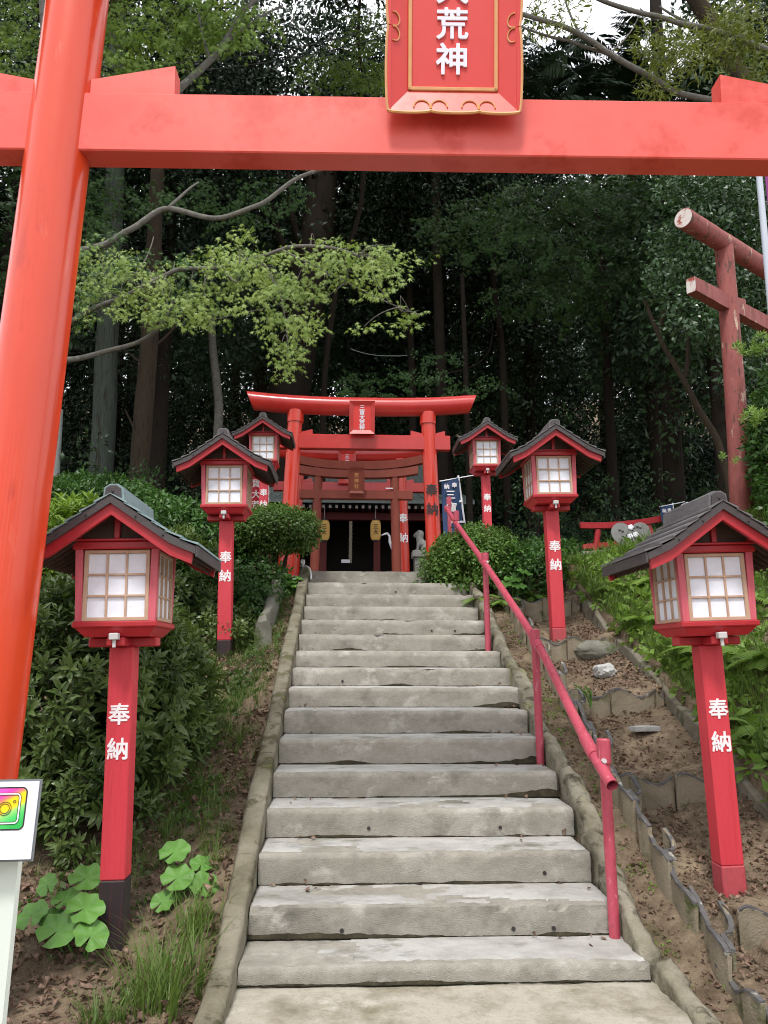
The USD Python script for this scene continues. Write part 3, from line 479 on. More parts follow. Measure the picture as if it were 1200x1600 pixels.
# the plaque: leans forward, frame boards flare out
pl = thing('plaque', None, None, (.008, -.085, NB+.183), (9.0, 0, 0), parent=gate)
W, HH = .405/2, 1.14
obj('board', box(-W, W, -.012, .012, .13, HH-.06, .002), RED_PANEL, pl)
def frame_member(a, b, c, d):      # inner edge a-b, outer edge d-c (the outer edge stands forward)
    q = np.array([a, b, c, d], float); back = q+[0, .018, 0]
    return trimesh.convex.convex_hull(np.vstack([q, back]))
xo, fo = .305, -.064
zi0, zi1, zo0, zo1 = .13, HH-.06, 0.0, HH+.03
obj('frame_board', frame_member((-W, -.012, zi0), (W, -.012, zi0), (xo, fo, zo0), (-xo, fo, zo0)), RED_BEAM, pl)  # upturned bottom board takes a lighter paint: the light on it is in the colour
obj('frame_board', frame_member((-W, -.012, zi1), (W, -.012, zi1), (xo, fo, zo1), (-xo, fo, zo1)), RED_FRAME, pl)
for s in (-1, 1):
    fb = obj('frame_board', frame_member((s*W, -.012, zi0), (s*W, -.012, zi1), (s*xo, fo, zo1), (s*xo, fo, zo0)), RED_FRAME, pl)
    # outer lobes of the scalloped edge
    for z0, z1 in ((0, .40), (.405, .80), (.805, HH+.03)):
        zz = np.linspace(z0, z1, 13); bul = .010*np.sin(np.linspace(0, np.pi, 13))**.5
        pts = [(s*(xo+b), z) for z, b in zip(zz, bul)]+[(s*(xo-.012), z1), (s*(xo-.012), z0)]
        obj('lobe', prism(pts, .02).apply_translation([0, fo-.002, 0]), RED_FRAME, fb)
        obj('gold_edge', tube([(s*(xo+b+.001), fo-.001, z) for z, b in zip(zz, bul)], .0065, 6), GOLD, fb)
    for cz in (.37, .44):
        th = np.linspace(-1.9, 1.9, 14) if s < 0 else np.linspace(math.pi-1.9, math.pi+1.9, 14)
        c0 = s*(xo-.028)
        obj('gold_curl', tube([(c0+.024*math.cos(t), -.012+(abs(c0+.024*math.cos(t))-W)/(xo-W)*(fo+.012)-.004, cz+.033*math.sin(t)) for t in th], .0034, 5), GOLD, fb)
for x0, x1 in ((-xo, -.108), (-.108, .115), (.115, xo)):
    xx = np.linspace(x0, x1, 15); dz = -.009*np.sin(np.linspace(0, np.pi, 15))**.5
    obj('gold_edge', tube([(x, fo-.003, d) for x, d in zip(xx, dz)], .0075, 6), GOLD, pl)
for c, off in ((-.108, -1), (-.108, 1), (.115, -1), (.115, 1)):
    th = np.linspace(-.25, math.pi+.05, 16) if off < 0 else np.linspace(-.05, math.pi+.25, 16)
    obj('gold_curl', tube([(c+off*.040+.038*math.cos(t), fo+(.022+.040*math.sin(t))/.13*.052-.004, .022+.040*math.sin(t)) for t in th], .0036, 5), GOLD, pl)
for a, b in (((-W, zi0), (W, zi0)), ((-W, zi1), (W, zi1)), ((-W, zi0), (-W, zi1)), ((W, zi0), (W, zi1))):
    obj('gold_trim', box(min(a[0], b[0])-.009, max(a[0], b[0])+.009, -.024, -.004, min(a[1], b[1])-.009, max(a[1], b[1])+.009, .003), GOLD, pl)
for k, ch in enumerate('三寶大荒神'):
    obj('character', glyph(ch, .158, .008).apply_translation([-.004, -.0125, .955-.17*k]), LETTER, pl, False)

# ------------------------------------------------------------------ wooden lanterns on posts
def lantern(name, label, loc, rot, roof, base, group, hpost=1.46, scale=1.0, hb=.30, full=True):
    t = thing(name, label, 'lantern', loc, rot, group, scale=scale)
    z0 = hpost; w = .058
    obj('post', box(-w, w, -w, w, hb, z0, .006), RED_POST, t)
    obj('post_base', box(-w-.0015, w+.0015, -w-.0015, w+.0015, -.65, hb, .006), base, t)
    for k, ch in enumerate('奉納'):
        obj('character', glyph(ch, .106, .003).apply_translation([.003, -w-.0005, hpost-.32-.162*k]), WHITE_LET, t, False)
    obj('bracket', box(-.165, .165, -.045, .045, z0, z0+.045, .006), RED_TRIM, t); obj('bracket', box(-.043, .043, -.165, .165, z0+.001, z0+.044, .006), RED_TRIM, t)
    obj('floor_board', trimesh.convex.convex_hull([(sx*a, sy*a, z) for z, a in ((z0+.046, .150), (z0+.088, .188)) for sx in (-1, 1) for sy in (-1, 1)]), RED_TRIM, t)
    obj('sill', box(-.200, .200, -.200, .200, z0+.089, z0+.118, .006), RED_TRIM, t)
    zs, zt = z0+.119, z0+.462                                                   # the box flares a little upwards
    bw, tw = .188, .198
    for sx in (-1, 1):
        for sy in (-1, 1):
            q = [(sx*(a-d), sy*(a-e), z) for z, a in ((zs, bw), (zt, tw)) for d in (0, .034) for e in (0, .034)]
            obj('corner_post', trimesh.convex.convex_hull(q), PINK_FRAME, t)
    nrm = [((0, -1), 0), ((1, 0), 90), ((0, 1), 180), ((-1, 0), -90)]
    for (nx, ny), ang in nrm:
        fw_, fh = .312, .343
        fr = thing('paper_screen', None, None, (nx*.184, ny*.184, zs), (0, 0, ang), parent=t)
        parts = [box(-fw_/2, fw_/2, -.008, .012, 0, .018, .002), box(-fw_/2, fw_/2, -.008, .012, fh-.018, fh-.002, .002)]
        parts += [box(s*fw_/2-(.018 if s > 0 else 0), s*fw_/2+(.018 if s < 0 else 0), -.0085, .0115, .0, fh-.002, .002) for s in (-1, 1)]
        obj('frame', cat_(parts), CREAM_WOOD, fr)
        iw, ih = (fw_-.036)/3, (fh-.036)/3
        lat = [box(-fw_/2+.018+iw*k-.0045, -fw_/2+.018+iw*k+.0045, -.005, .006, .017, fh-.018) for k in (1, 2)]+[box(-fw_/2+.017, fw_/2-.017, -.0045, .0055, .018+ih*k-.0045, .018+ih*k+.0045) for k in (1, 2)]
        obj('lattice', cat_(lat), CREAM_WOOD, fr)
        for i in range(3):
            for j in range(3):
                x0, zz = -fw_/2+.018+iw*i, .018+ih*j
                obj('pane', box(x0+.001, x0+iw-.001, .0065, .0085, zz+.001, zz+ih-.001), PAPER, fr)
    obj('header', box(-.212, .212, -.212, .212, zt+.001, zt+.038, .006), RED_TRIM, t)
    obj('cornice', box(-.222, .222, -.222, .222, zt+.039, zt+.050, .003), RED_TRIM, t)
    za = zt+.051; half, rise, kx = .40, .25, .28                                # roof line: apex, knee, eave
    ap = zt+.24; KD = .195
    obj('gable_panel', prism([(-.2, za), (.2, za), (.2, za+.02), (0, ap-.06), (-.2, za+.02)], .02).apply_translation([0, -.195, 0]), DARK_WOOD, t)
    obj('gable_panel', prism([(-.2, za), (.2, za), (.2, za+.02), (0, ap-.075), (-.2, za+.02)], .02).apply_translation([0, .175, 0]), DARK_WOOD, t)
    obj('king_post', box(-.014, .014, -.215, -.196, za, ap-.085, .003), RED_TRIM, t)
    for s in (-1, 1):
        obj('purlin', box(s*.19-.018, s*.19+.018, -.30, .30, za+.002, za+.03, .004), RED_TRIM, t)
        obj('purlin_end', box(s*.19-.013, s*.19+.013, -.306, -.301, za+.006, za+.027, .002), GALV, t)
    D = .345
    for s in (-1, 1):
        for yy, nm in ((-D+.018, 'bargeboard'), (D-.040, 'bargeboard')):
            lo = [(0, ap-.037), (s*kx, ap-KD-.037), (s*(half-.012), ap-rise-.032)]; dn = .055
            obj(nm, prism(lo+[(lo[2][0]-s*.01, lo[2][1]-dn*.86), (lo[1][0]-s*.004, lo[1][1]-dn), (0, lo[0][1]-dn)], .024).apply_translation([0, yy, 0]), RED_TRIM, t)
        # soffit, black edge, lapped roof boards
        obj('soffit', prism([(0, ap-.040), (s*kx, ap-KD-.040), (s*(half-.02), ap-rise-.038), (s*(half-.02), ap-rise-.052), (s*kx, ap-KD-.055), (0, ap-.055)], 2*D-.1).apply_translation([0, -D+.05, 0]), DARK_WOOD, t)
        nsl = 9
        for q in range(nsl):
            yy = -D+.07+q*(2*D-.14)/(nsl-1)
            obj('rafter', prism([(s*.18, ap-.18), (s*kx, ap-KD-.057), (s*(half-.035), ap-rise-.053), (s*(half-.035), ap-rise-.070), (s*kx, ap-KD-.077), (s*.18, ap-.20)], .012).apply_translation([0, yy-.006, 0]), DARK_WOOD, t)
        top = [(0, ap), (s*kx, ap-KD), (s*half, ap-rise)]
        for yy in (-D, D-.016):
            obj('roof_edge', prism(top+[(s*half, ap-rise-.036), (s*kx, ap-KD-.039), (0, ap-.039)], .016).apply_translation([0, yy, 0]), ROOF_EDGE, t)
        obj('roof_edge', box(min(s*half, s*(half+.012)), max(s*half, s*(half+.012)), -D, D, ap-rise-.05, ap-rise+.004, .003), ROOF_EDGE, t)
        obj('roof_deck', prism([(0, ap-.004), (s*kx, ap-KD-.004), (s*(half-.002), ap-rise-.003), (s*(half-.002), ap-rise-.034), (s*kx, ap-KD-.035), (0, ap-.036)], 2*D-.034).apply_translation([0, -D+.017, 0]), ROOF_EDGE, t)
        nb = 6; cum = [0, math.hypot(kx, KD), math.hypot(kx, KD)+math.hypot(half-kx, rise-KD)]
        def onroof(d):
            x = np.interp(d, cum, [0, kx, half]); z = np.interp(d, cum, [ap, ap-KD, ap-rise]); return x, z
        for q in range(nb):
            d0, d1 = cum[2]*q/nb, cum[2]*(q+1)/nb+.012
            (xa, z_a), (xb, zb) = onroof(d0), onroof(min(d1, cum[2])); lift = .003; th = .011
            if q == nb-1: xb += .016; zb -= .006
            obj('roof_board', prism([(s*xa, z_a+lift), (s*xb, zb+lift+.008), (s*xb, zb+lift+.008+th), (s*xa, z_a+lift+.003)], 2*D+.012+.002*(q % 2)).apply_translation([0, -D-.006-.001*(q % 2), 0]), roof, t)
    cap = [(-.052, ap-.028), (-.045, ap+.045), (-.020, ap+.062), (.020, ap+.062), (.045, ap+.045), (.052, ap-.028)]
    obj('ridge_cap', prism(cap, 2*D-.10).apply_translation([0, -D+.05, 0]), roof, t)
    obj('ridge_end', prism([(-.04, ap-.02), (-.034, ap+.038), (-.016, ap+.052), (.016, ap+.052), (.034, ap+.038), (.04, ap-.02)], .012).apply_translation([0, -D+.036, 0]), ROOF_EDGE, t)
    obj('nail', trimesh.creation.icosphere(1, .006).apply_translation([0, -D+.034, ap+.022]), BLACK_LET, t)
    for x in (-.24, -.11, .12, .25): obj('nail', trimesh.creation.icosphere(1, .005).apply_translation([x, -D-.003, ap-.022-abs(x)*.695]), BLACK_LET, t)
    sen = obj('light_sensor', cat_([box(-.022, .022, -.205, -.165, z0+.03, z0+.062, .004), tube([(0, -.185, z0+.032), (0, -.185, z0-.005)], .009, 8)]), GALV, t)
    return t
LG = 'wooden post lanterns along the stairs'
lantern('post_lantern', 'nearest left lantern with greenish roof and black scraped foot beside the big round leaves', (-1.085, 4.06, .03), (0, -1.2, 0), ROOF_GREEN, BLACK_BASE, LG, 1.375)
lan_a = lantern('post_lantern', 'nearest right lantern on the leafy soil terrace in front of the fern bank', (1.905, 4.15, .25), (0, -1.7, 0), ROOF_GREY, FADED_BASE, LG, 1.175, hb=.10)
lan_b = lantern('post_lantern', 'middle left lantern with black foot rising from the leaf litter bank', (-1.12, 7.35, 1.245), (0, -1.2, 0), ROOF_GREY, BLACK_BASE, LG, 1.28, hb=.25, scale=1.06)
lan_c = lantern('post_lantern', 'middle right lantern standing behind the broken tile and stone row', (1.95, 7.45, 1.55), (0, -1.2, 0), ROOF_GREY, FADED_BASE, LG, 1.11, hb=.08, scale=1.08)
copy_thing(lan_b, 'post_lantern', 'farthest left lantern, its roof overlapping the left pillar of the second gate', 'lantern', (-1.20, 10.95, 2.66), (0, -.8, 0), LG)
copy_thing(lan_c, 'post_lantern', 'farthest right lantern rising behind the rounded shrub by the blue banner', 'lantern', (1.92, 10.9, 2.79), (0, -1.0, 0), LG)

# ------------------------------------------------------------------ handrail
rail = thing('handrail', 'pink red pipe handrail on posts down the right side of the stairs', 'handrail')
rp = [at(957, 1227, 3.78), at(930, 1183, 3.99), at(836, 1000, 5.42), at(757, 880, 7.18), at(716, 822, 8.75), at(697, 793, 9.75)]
P = spline(rp, 40); th = np.linspace(0, 2*np.pi, 20, endpoint=False)
obj('rail_pipe', cat_([tube(P, .027, 20, caps=False), trimesh.Trimesh(*(lambda m: (m.vertices, m.faces[:, ::-1]))(tube(P[:4], .0225, 20, caps=False)), process=False)]), RAIL, rail)
for (px, pyb, pyt, yy, zb) in ((961, 1470, 1158, 3.94, .07), (845, 1200, 986, 5.38, .66), (763, 1015, 866, 7.19, 1.40), (716, 900, 800, 8.9, 2.1), (704, 860, 778, 9.9, 2.32)):
    A, B = at(px, pyb, yy), at(px-6, pyt, yy); A[2] = zb; B[0] = A[0]-.012
    po = obj('rail_post', tube([A, B], .026, 16), RAIL, rail)
    obj('post_cap', cat_([tube([B-[0, 0, .10], B+[0, 0, .006]], .033, 16), tube([B+[0, 0, .006], B+[0, 0, .012]], [.033, .025], 16)]), RAIL, po)
    q = P[np.argmin(np.abs(P[:, 1]-yy))]; mid = np.array([(q[0]+B[0])/2, (q[1]+yy)/2, q[2]])
    obj('clamp', tube(spline(P[np.abs(P[:, 1]-yy) < .45], 12)[4:8], .032, 14), RAIL, po); obj('clamp_arm', box(min(q[0], B[0]), max(q[0], B[0])+.002, yy-.03, yy+.03, q[2]-.03, q[2]+.02, .006), RAIL, po)
    for dz in (-.022, .022): obj('bolt', tube([q+[.012, -.045, dz], q+[.012, -.02, dz]], .011, 6), GALV, po)

# ------------------------------------------------------------------ information board at the left edge
sb = thing('notice_board', 'white laminated notice with a rainbow camera picture on a pale post', 'notice board', (0, 0, 0))
c = at(66, 1217, 2.30); c2 = at(51, 1346, 2.27); zx = c-c2; hB = np.linalg.norm(zx); zx /= hB
xx_ = np.array([1, .06, 0]); xx_ -= zx*(xx_@zx); xx_ /= np.linalg.norm(xx_); yy_ = np.cross(zx, xx_)
def onboard(m): return oriented(m, c2, xx_, yy_, zx)
Wb = .34
board = obj('board', onboard(box(-Wb, -.006, -.003, .003, .006, hB-.006)), WHITE_BOARD, sb)
obj('laminate_edge', onboard(box(-Wb-.006, 0, .0035, .006, 0, hB)), CLEAR_EDGE, sb)
pxs = hB/131.0
def rrect(x0, x1, z0, z1, r, n=6):
    return Polygon([(x0+r, z0+r), (x1-r, z0+r), (x1-r, z1-r), (x0+r, z1-r)]).buffer(r, quad_segs=n)
ic, ih = -55*pxs, 33*pxs; cz = hB-47*pxs                               # centre and half size of the picture
RAINBOW = usdkit.material(stage, '/World/Looks/rainbow_print', {"tc": ("texture_coordinate", {}), "m": ("mapping", {"location": tuple(float(-v) for v in (c2+xx_*ic+zx*cz))}), "dx": ("separate_xyz", {}), "a": ("math", {"math_type": "multiply_add", "value2": -.55}), "b": ("map_range", {"from_min": -ih*1.15, "from_max": ih*1.15}),
    "nz": ("noise_texture", {"scale": 22.0}), "ad": ("math", {"math_type": "multiply_add", "value2": .014}), "r": ("rgb_ramp", {"ramp": [(0, (.02, .42, .07)), (.22, (.07, .55, .12)), (.36, (.30, .62, .16)), (.44, (.85, .60, .0)), (.62, (.88, .58, .0)), (.70, (.85, .20, .12)), (.80, (.80, .05, .38)), (1, (.80, .09, .55))]}), "p": ("principled_bsdf", {"roughness": .35})},
    [("g.position", "m.vector"), ("m.vector", "dx.vector"), ("dx.x", "a.value1"), ("dx.z", "a.value3"), ("g.position", "nz.vector"), ("nz.fac", "ad.value1"), ("a.value", "ad.value3"), ("ad.value", "b.value"), ("b.result", "r.fac"), ("r.color", "p.base_color")] , surface="p.BSDF") if False else None
RAINBOW = usdkit.material(stage, '/World/Looks/rainbow_print', {"g": ("geometry", {}), "m": ("mapping", {"location": tuple(float(-v) for v in (c2+xx_*ic+zx*cz))}), "dx": ("separate_xyz", {}), "a": ("math", {"math_type": "multiply_add", "value2": -.55}), "b": ("map_range", {"from_min": float(-ih*1.15), "from_max": float(ih*1.15)}),
    "r": ("rgb_ramp", {"ramp": [(0, (.02, .42, .07)), (.22, (.07, .55, .12)), (.36, (.30, .62, .16)), (.44, (.85, .60, .0)), (.62, (.88, .58, .0)), (.70, (.85, .20, .12)), (.80, (.80, .05, .38)), (1, (.80, .09, .55))]}), "p": ("principled_bsdf", {"roughness": .35})},
    [("g.position", "m.vector"), ("m.vector", "dx.vector"), ("dx.x", "a.value1"), ("dx.z", "a.value3"), ("a.value", "b.value"), ("b.result", "r.fac"), ("r.color", "p.base_color")], surface="p.BSDF")
sq = rrect(ic-ih, ic+ih, cz-ih, cz+ih, 8*pxs)
pic = obj('camera_picture', onboard(prism(sq, .0012).apply_translation([0, -.0042, 0])), RAINBOW, sb, False)
ln = 1.6*pxs
out = [prism(sq.buffer(ln).difference(sq.buffer(-ln*.4)), .0018).apply_translation([0, -.0048, 0])]
inn = rrect(ic-ih+11*pxs, ic+ih-11*pxs, cz-ih+11*pxs, cz+ih-11*pxs, 5*pxs)
out += [prism(inn.difference(inn.buffer(-ln*.5)), .0012).apply_translation([0, -.0058, 0]), prism(inn.buffer(3.4*pxs).difference(inn.buffer(3.4*pxs-ln*.5)), .0012).apply_translation([0, -.0058, 0])]
from shapely.geometry import Point
ci = Point(ic, cz).buffer(11*pxs)
out += [prism(ci.difference(ci.buffer(-ln*.5)), .0012).apply_translation([0, -.0058, 0]), prism(ci.buffer(-3*pxs).difference(ci.buffer(-3*pxs-ln*.5)), .0012).apply_translation([0, -.0058, 0])]
dt = Point(ic+15*pxs, cz+11*pxs).buffer(2.4*pxs); out += [prism(dt.difference(dt.buffer(-ln*.5)), .0012).apply_translation([0, -.0058, 0])]
obj('outline', onboard(cat_(out)), BLACK_LET, pic, False)
obj('white_line', onboard(prism(inn.buffer(3*pxs).difference(inn.buffer(.4*pxs)), .0010).apply_translation([0, -.0054, 0])), WHITE_BOARD, pic, False)
q0, q1 = at(26, 1352, 2.31), at(4, 1565, 2.31); q1 = q0+(q1-q0)*1.25
ux = np.array([1.0, 0, 0]); S = []
for q in (q0+[0, 0, .06], q1): S.append([q+[-.13, .012, 0], q+[-.13, .042, 0], q+[0, .042, 0], q+[0, .012, 0]])
obj('post', loft(S), MINT, sb)
# ------------------------------------------------------------------ gates on the shrine court
def small_plaque(parent, cx, y, cz, w, h, chars, size, pitch, lm, fm=RED_TORII, pm=RED_PANEL, tilt=8):
    p = thing('plaque', None, None, (cx, y, cz), (tilt, 0, 0), parent=parent); a, b = w/2, h/2; f = .16*w
    obj('board', box(-a+f, a-f, -.01, .014, -b+f, b-f, .002), pm, p)
    O = [(-a, -b), (a, -b), (a, b), (-a, b)]; I = [(-a+f, -b+f), (a-f, -b+f), (a-f, b-f), (-a+f, b-f)]
    for k in range(4):
        j = (k+1) % 4; q = [(*I[k], -.012), (*I[j], -.012), (*O[j], -.045), (*O[k], -.045)]
        v = np.array([(x, yy, z) for x, z, yy in q]); obj('frame_board', trimesh.convex.convex_hull(np.vstack([v, v+[0, .02, 0]])), fm, p)
    for k, ch in enumerate(chars):
        obj('character', glyph(ch, size, .004).apply_translation([0, -.0105, (len(chars)-1)*pitch/2-pitch*k]), lm, p, False)
    return p
def torii(name, label, cx, y, hb, ht, r, ztop, beam, zn, nl, mats, wedges=True, lift=.14, kl=1.75, shim=None):
    t = thing(name, label, 'torii gate', (cx, y, LAND)); mp, mb = mats
    for s in (-1, 1):
        p = obj('pillar', tube([[s*(hb+(ht-hb)*u), 0, -.15+(ztop+.15)*u] for u in np.linspace(0, 1, 9)], np.linspace(r*1.06, r*.96, 9), 32), mp, t, 40)
        obj('collar', tube([[s*ht, 0, ztop-.13], [s*ht, 0, ztop+.06]], r*1.10, 32), mp, p, 40)
    obj('tie_beam', box(-nl, nl, -.075, .075, zn[0], zn[1], .006), mb, t)
    if wedges:
        for s in (-1, 1):
            for a, b in ((ht-r*.7, ht-r-.16), (ht+r*.7, ht+r+.15)):
                obj('wedge', prism([(s*a, zn[1]+.001), (s*b, zn[1]+.001), (s*b, zn[1]+.085), (s*a, zn[1]+.035)], .09).apply_translation([0, -.045, 0]), mb, t)
    S = []
    for x in np.linspace(-kl, kl, 41):
        u = abs(x)/kl; z = ztop+beam+lift*u**2.6
        if beam > .13:
            th = np.linspace(0, 2*np.pi, 24, endpoint=False); sk = np.sign(x)*.06*(u > .985)
            S.append([[x+sk*math.sin(a), beam*1.05*math.cos(a), z+beam*math.sin(a)] for a in th])
        else:
            S.append([[x, -.10, z-beam], [x, -.12, z+beam*.7], [x, 0, z+beam], [x, .12, z+beam*.7], [x, .10, z-beam]])
    obj('top_beam', loft(S), mb, t, 40)
    if shim:
        S = []
        for x in np.linspace(-kl*.9, kl*.9, 31):
            z = ztop-.002+lift*.8*(abs(x)/kl)**2.6; S.append([[x, -.085, z-shim], [x, -.085, z-.004], [x, .085, z-.004], [x, .085, z-shim]])
        obj('lintel', loft(S), mb, t)
    return t
t2 = torii('shrine_torii', 'bright red gate at the top of the stairs with black writing on its right pillar', .165, 12.2, 1.165, 1.055, .118, 2.83, .148, (2.27, 2.50), 1.40, (RED_TORII_P, RED_TORII), kl=1.78, lift=.075)
small_plaque(t2, 0, -.19, 2.74, .40, .52, '三寶大荒神', .088, .078, LETTER)
for k, ch in enumerate('奉納'):
    z = 1.61-.30*k; obj('character', glyph(ch, .20, .004).apply_translation([1.155-.04*z, -.121, z]), BLACK_LET, t2, False)
t3 = torii('shrine_torii', 'red gate behind the brown gate with white writing on its right pillar', -.03, 16.0, 1.14, 1.05, .125, 3.02, .15, (2.39, 2.58), 1.55, (RED_TORII_P, RED_TORII), kl=1.85)
small_plaque(t3, -.05, -.19, 2.86, .36, .66, '三寶大荒神', .095, .11, LETTER)
for k, ch in enumerate('奉納'):
    z = 1.83-.40*k; obj('character', glyph(ch, .20, .004).apply_translation([1.15-.03*z, -.128, z]), WHITE_LET, t3, False)
t4 = torii('shrine_torii', 'old brown red wooden gate standing between the two red gates', 0.10, 14.1, .745, .69, .082, 2.39, .085, (1.85, 2.01), 1.02, (BROWN_TORII, BROWN_TORII), wedges=False, lift=.15, kl=1.24, shim=.15)
small_plaque(t4, 0, -.17, 2.16, .29, .46, '荒神社', .085, .10, GOLD, BROWN_TORII, BROWN_TORII)
obj('paper_slip', box(.53, .66, -.10, -.09, 2.03, 2.05, .002), WHITE_BOARD, t4)

# ------------------------------------------------------------------ the shrine hall
hall = thing('shrine_hall', 'dark wooden shrine hall with white tipped rafters behind the gates', 'shrine', (0, 19.0, LAND))
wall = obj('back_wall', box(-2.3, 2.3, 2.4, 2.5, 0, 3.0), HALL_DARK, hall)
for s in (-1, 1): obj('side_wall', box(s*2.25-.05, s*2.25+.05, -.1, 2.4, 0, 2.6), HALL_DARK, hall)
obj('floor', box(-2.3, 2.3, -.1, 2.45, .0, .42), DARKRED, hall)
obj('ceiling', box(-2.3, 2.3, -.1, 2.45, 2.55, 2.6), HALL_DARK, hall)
for x in (-1.95, -.64, .64, 1.95): obj('post', box(x-.08, x+.08, -.16, 0, 0, 2.45, .006), DARKRED, hall)
obj('beam', box(-2.4, 2.4, -.18, .02, 2.30, 2.48, .006), DARKRED, hall)
obj('front_panel', box(-.56, .56, -.10, -.05, 0, .62, .005), DARKRED, hall)
for s in (-1, 1): obj('front_panel', box(min(s*.72, s*1.87), max(s*.72, s*1.87), -.10, -.05, 0, .5, .005), DARKRED, hall)
for k in range(23):
    x = -1.72+.155*k
    r_ = obj('rafter', box(x-.028, x+.028, -.62, .5, 2.50, 2.57), DARKRED, hall)
    obj('rafter_end', box(x-.030, x+.030, -.626, -.621, 2.498, 2.572, .002), WHITE_BOARD, r_)
rf = obj('roof', prism([(-3.0, 2.60), (3.0, 2.60), (2.8, 2.70), (1.9, 4.2), (-1.9, 4.2), (-2.8, 2.70)], .01).apply_translation([0, 9, 0]), COPPER_ROOF, None) if False else None
S = [[(-2.9, -.85, 2.58), (2.9, -.85, 2.58), (2.9, -.85, 2.66), (-2.9, -.85, 2.66)], [(-2.5, .6, 2.95), (2.5, .6, 2.95), (2.5, .6, 3.25), (-2.5, .6, 3.25)], [(-2.1, 1.4, 3.5), (2.1, 1.4, 3.5), (2.1, 1.4, 4.1), (-2.1, 1.4, 4.1)], [(-2.9, 3.4, 2.58), (2.9, 3.4, 2.58), (2.9, 3.4, 2.66), (-2.9, 3.4, 2.66)]]
rf = obj('roof', loft(S), COPPER_ROOF, hall, False)
for k in range(27):
    x = -2.6+.2*k; S = [[(x*a-.02, yy, zz), (x*a+.02, yy, zz), (x*a+.02, yy, zz+.04), (x*a-.02, yy, zz+.04)] for a, yy, zz in ((1.1, -.86, 2.645), (.95, .6, 3.235), (.8, 1.38, 4.08))]
    obj('roof_batten', loft(S), COPPER_ROOF, rf, False)
solo('offering_box', cat_([box(-.42, .42, 18.25, 18.72, LAND, LAND+.42, .01)]+[box(-.40, .40, 18.28+.07*k, 18.31+.07*k, LAND+.425, LAND+.445) for k in range(6)]), DARKRED, 'dark slatted offering box in front of the hall below the rope', 'offering box')
solo('notice_plate', oriented(box(-.10, .10, -.01, .01, -.04, .04, .003), at(540, 877, 18.2), (1, 0, 0), (0, 1, 0), (0, 0, 1)), WHITE_BOARD, 'small white notice plate in front of the offering box', 'notice')
q = at(548, 815, 18.5); ro = thing('bell_rope', 'thick twisted pale rope hanging in the middle of the hall opening', 'rope', q)
for k in range(3):
    zz = np.linspace(0, -.98, 60); obj('strand', tube([(.022*math.cos(z*22+k*2.09), .022*math.sin(z*22+k*2.09), z) for z in zz], .020, 7), ROPE, ro)
for k, (px, lab) in enumerate(((507, 'lit yellow paper lantern at the left of the hall opening'), (587, 'lit yellow paper lantern at the right of the hall opening'))):
    q = at(px, 829, 18.3); t = thing('paper_lantern', lab, 'paper lantern', q, group='paper lanterns at the hall', scale=.86)
    pr = [(.07, -.27)]; 
    for j in range(15):
        z = -.25+.5*j/14; rr = .07+.075*math.sqrt(max(0, 1-(z/.27)**4)); pr += [(rr, z), (rr-.006, z+.016)]
    obj('shade', lathe(pr+[(.07, .272)], 28), LANTERN_GLOW, t)
    for z in (-.285, .285): obj('ring', lathe([(.075, z-.025), (.078, z), (.075, z+.025)], 24), BLACK_LET, t)
    obj('hanger', tube([(0, 0, .3), (0, 0, .62)], .006, 6), GALV, t)
    for j, ch in enumerate('三大'): obj('character', glyph(ch, .15, .006).apply_translation([0, -.152, .09-.15*j]), BLACK_LET, t, False)

# stone lion on its pedestal
q = at(661, 862, 14.6); st = thing('lion_pedestal', 'grey stone pedestal under the stone lion right of the gates', 'pedestal', (q[0], 14.6, LAND))
hp = q[2]-LAND
for a, b, w in ((-.15, .3, .26), (.3, .34, .22), (.34, hp-.12, .165), (hp-.12, hp, .21)): obj('block', roughen(box(-w, w, -w*.9, w*.9, a+.002, b, .012), .004, 8, 3), STONE_GREY, st)
import manifold3d as m3
def blob(spheres, links, edge=.02, it=8):
    man = None
    def ball(c, r): return m3.Manifold.sphere(r, 18).translate(tuple(map(float, c)))
    for a, b in links:
        h = m3.Manifold.batch_hull([ball(*spheres[a]), ball(*spheres[b])]); man = h if man is None else man+h
    man = man.refine_to_length(edge); me = man.to_mesh(); t = trimesh.Trimesh(me.vert_properties[:, :3], me.tri_verts); trimesh.smoothing.filter_taubin(t, iterations=it); return t
sp = {'hip': ((.09, 0, .09), .075), 'chest': ((-.05, 0, .17), .075), 'neck': ((-.07, 0, .26), .07), 'head': ((-.10, 0, .32), .062), 'muz': ((-.155, 0, .305), .034), 'mane': ((-.05, 0, .33), .068),
      'fl': ((-.08, -.05, .13), .03), 'flb': ((-.095, -.05, .022), .026), 'fr': ((-.08, .05, .13), .03), 'frb': ((-.095, .05, .022), .026), 'pl': ((-.135, -.05, .018), .02), 'pr': ((-.135, .05, .018), .02),
      'hl': ((.05, -.075, .07), .045), 'hlb': ((-.01, -.08, .022), .024), 'hr': ((.05, .075, .07), .045), 'hrb': ((-.01, .08, .022), .024), 'tail': ((.15, 0, .12), .03), 'tail2': ((.16, 0, .24), .035), 'el': ((-.075, -.055, .385), .016), 'er': ((-.075, .055, .385), .016)}
lk = [('hip', 'chest'), ('chest', 'neck'), ('neck', 'mane'), ('mane', 'head'), ('head', 'muz'), ('fl', 'flb'), ('flb', 'pl'), ('fr', 'frb'), ('frb', 'pr'), ('hip', 'hl'), ('hl', 'hlb'), ('hip', 'hr'), ('hr', 'hrb'), ('hip', 'tail'), ('tail', 'tail2'), ('chest', 'fl'), ('chest', 'fr'), ('mane', 'el'), ('mane', 'er')]
lion = roughen(blob(sp, lk, .022), .006, 26, 4)
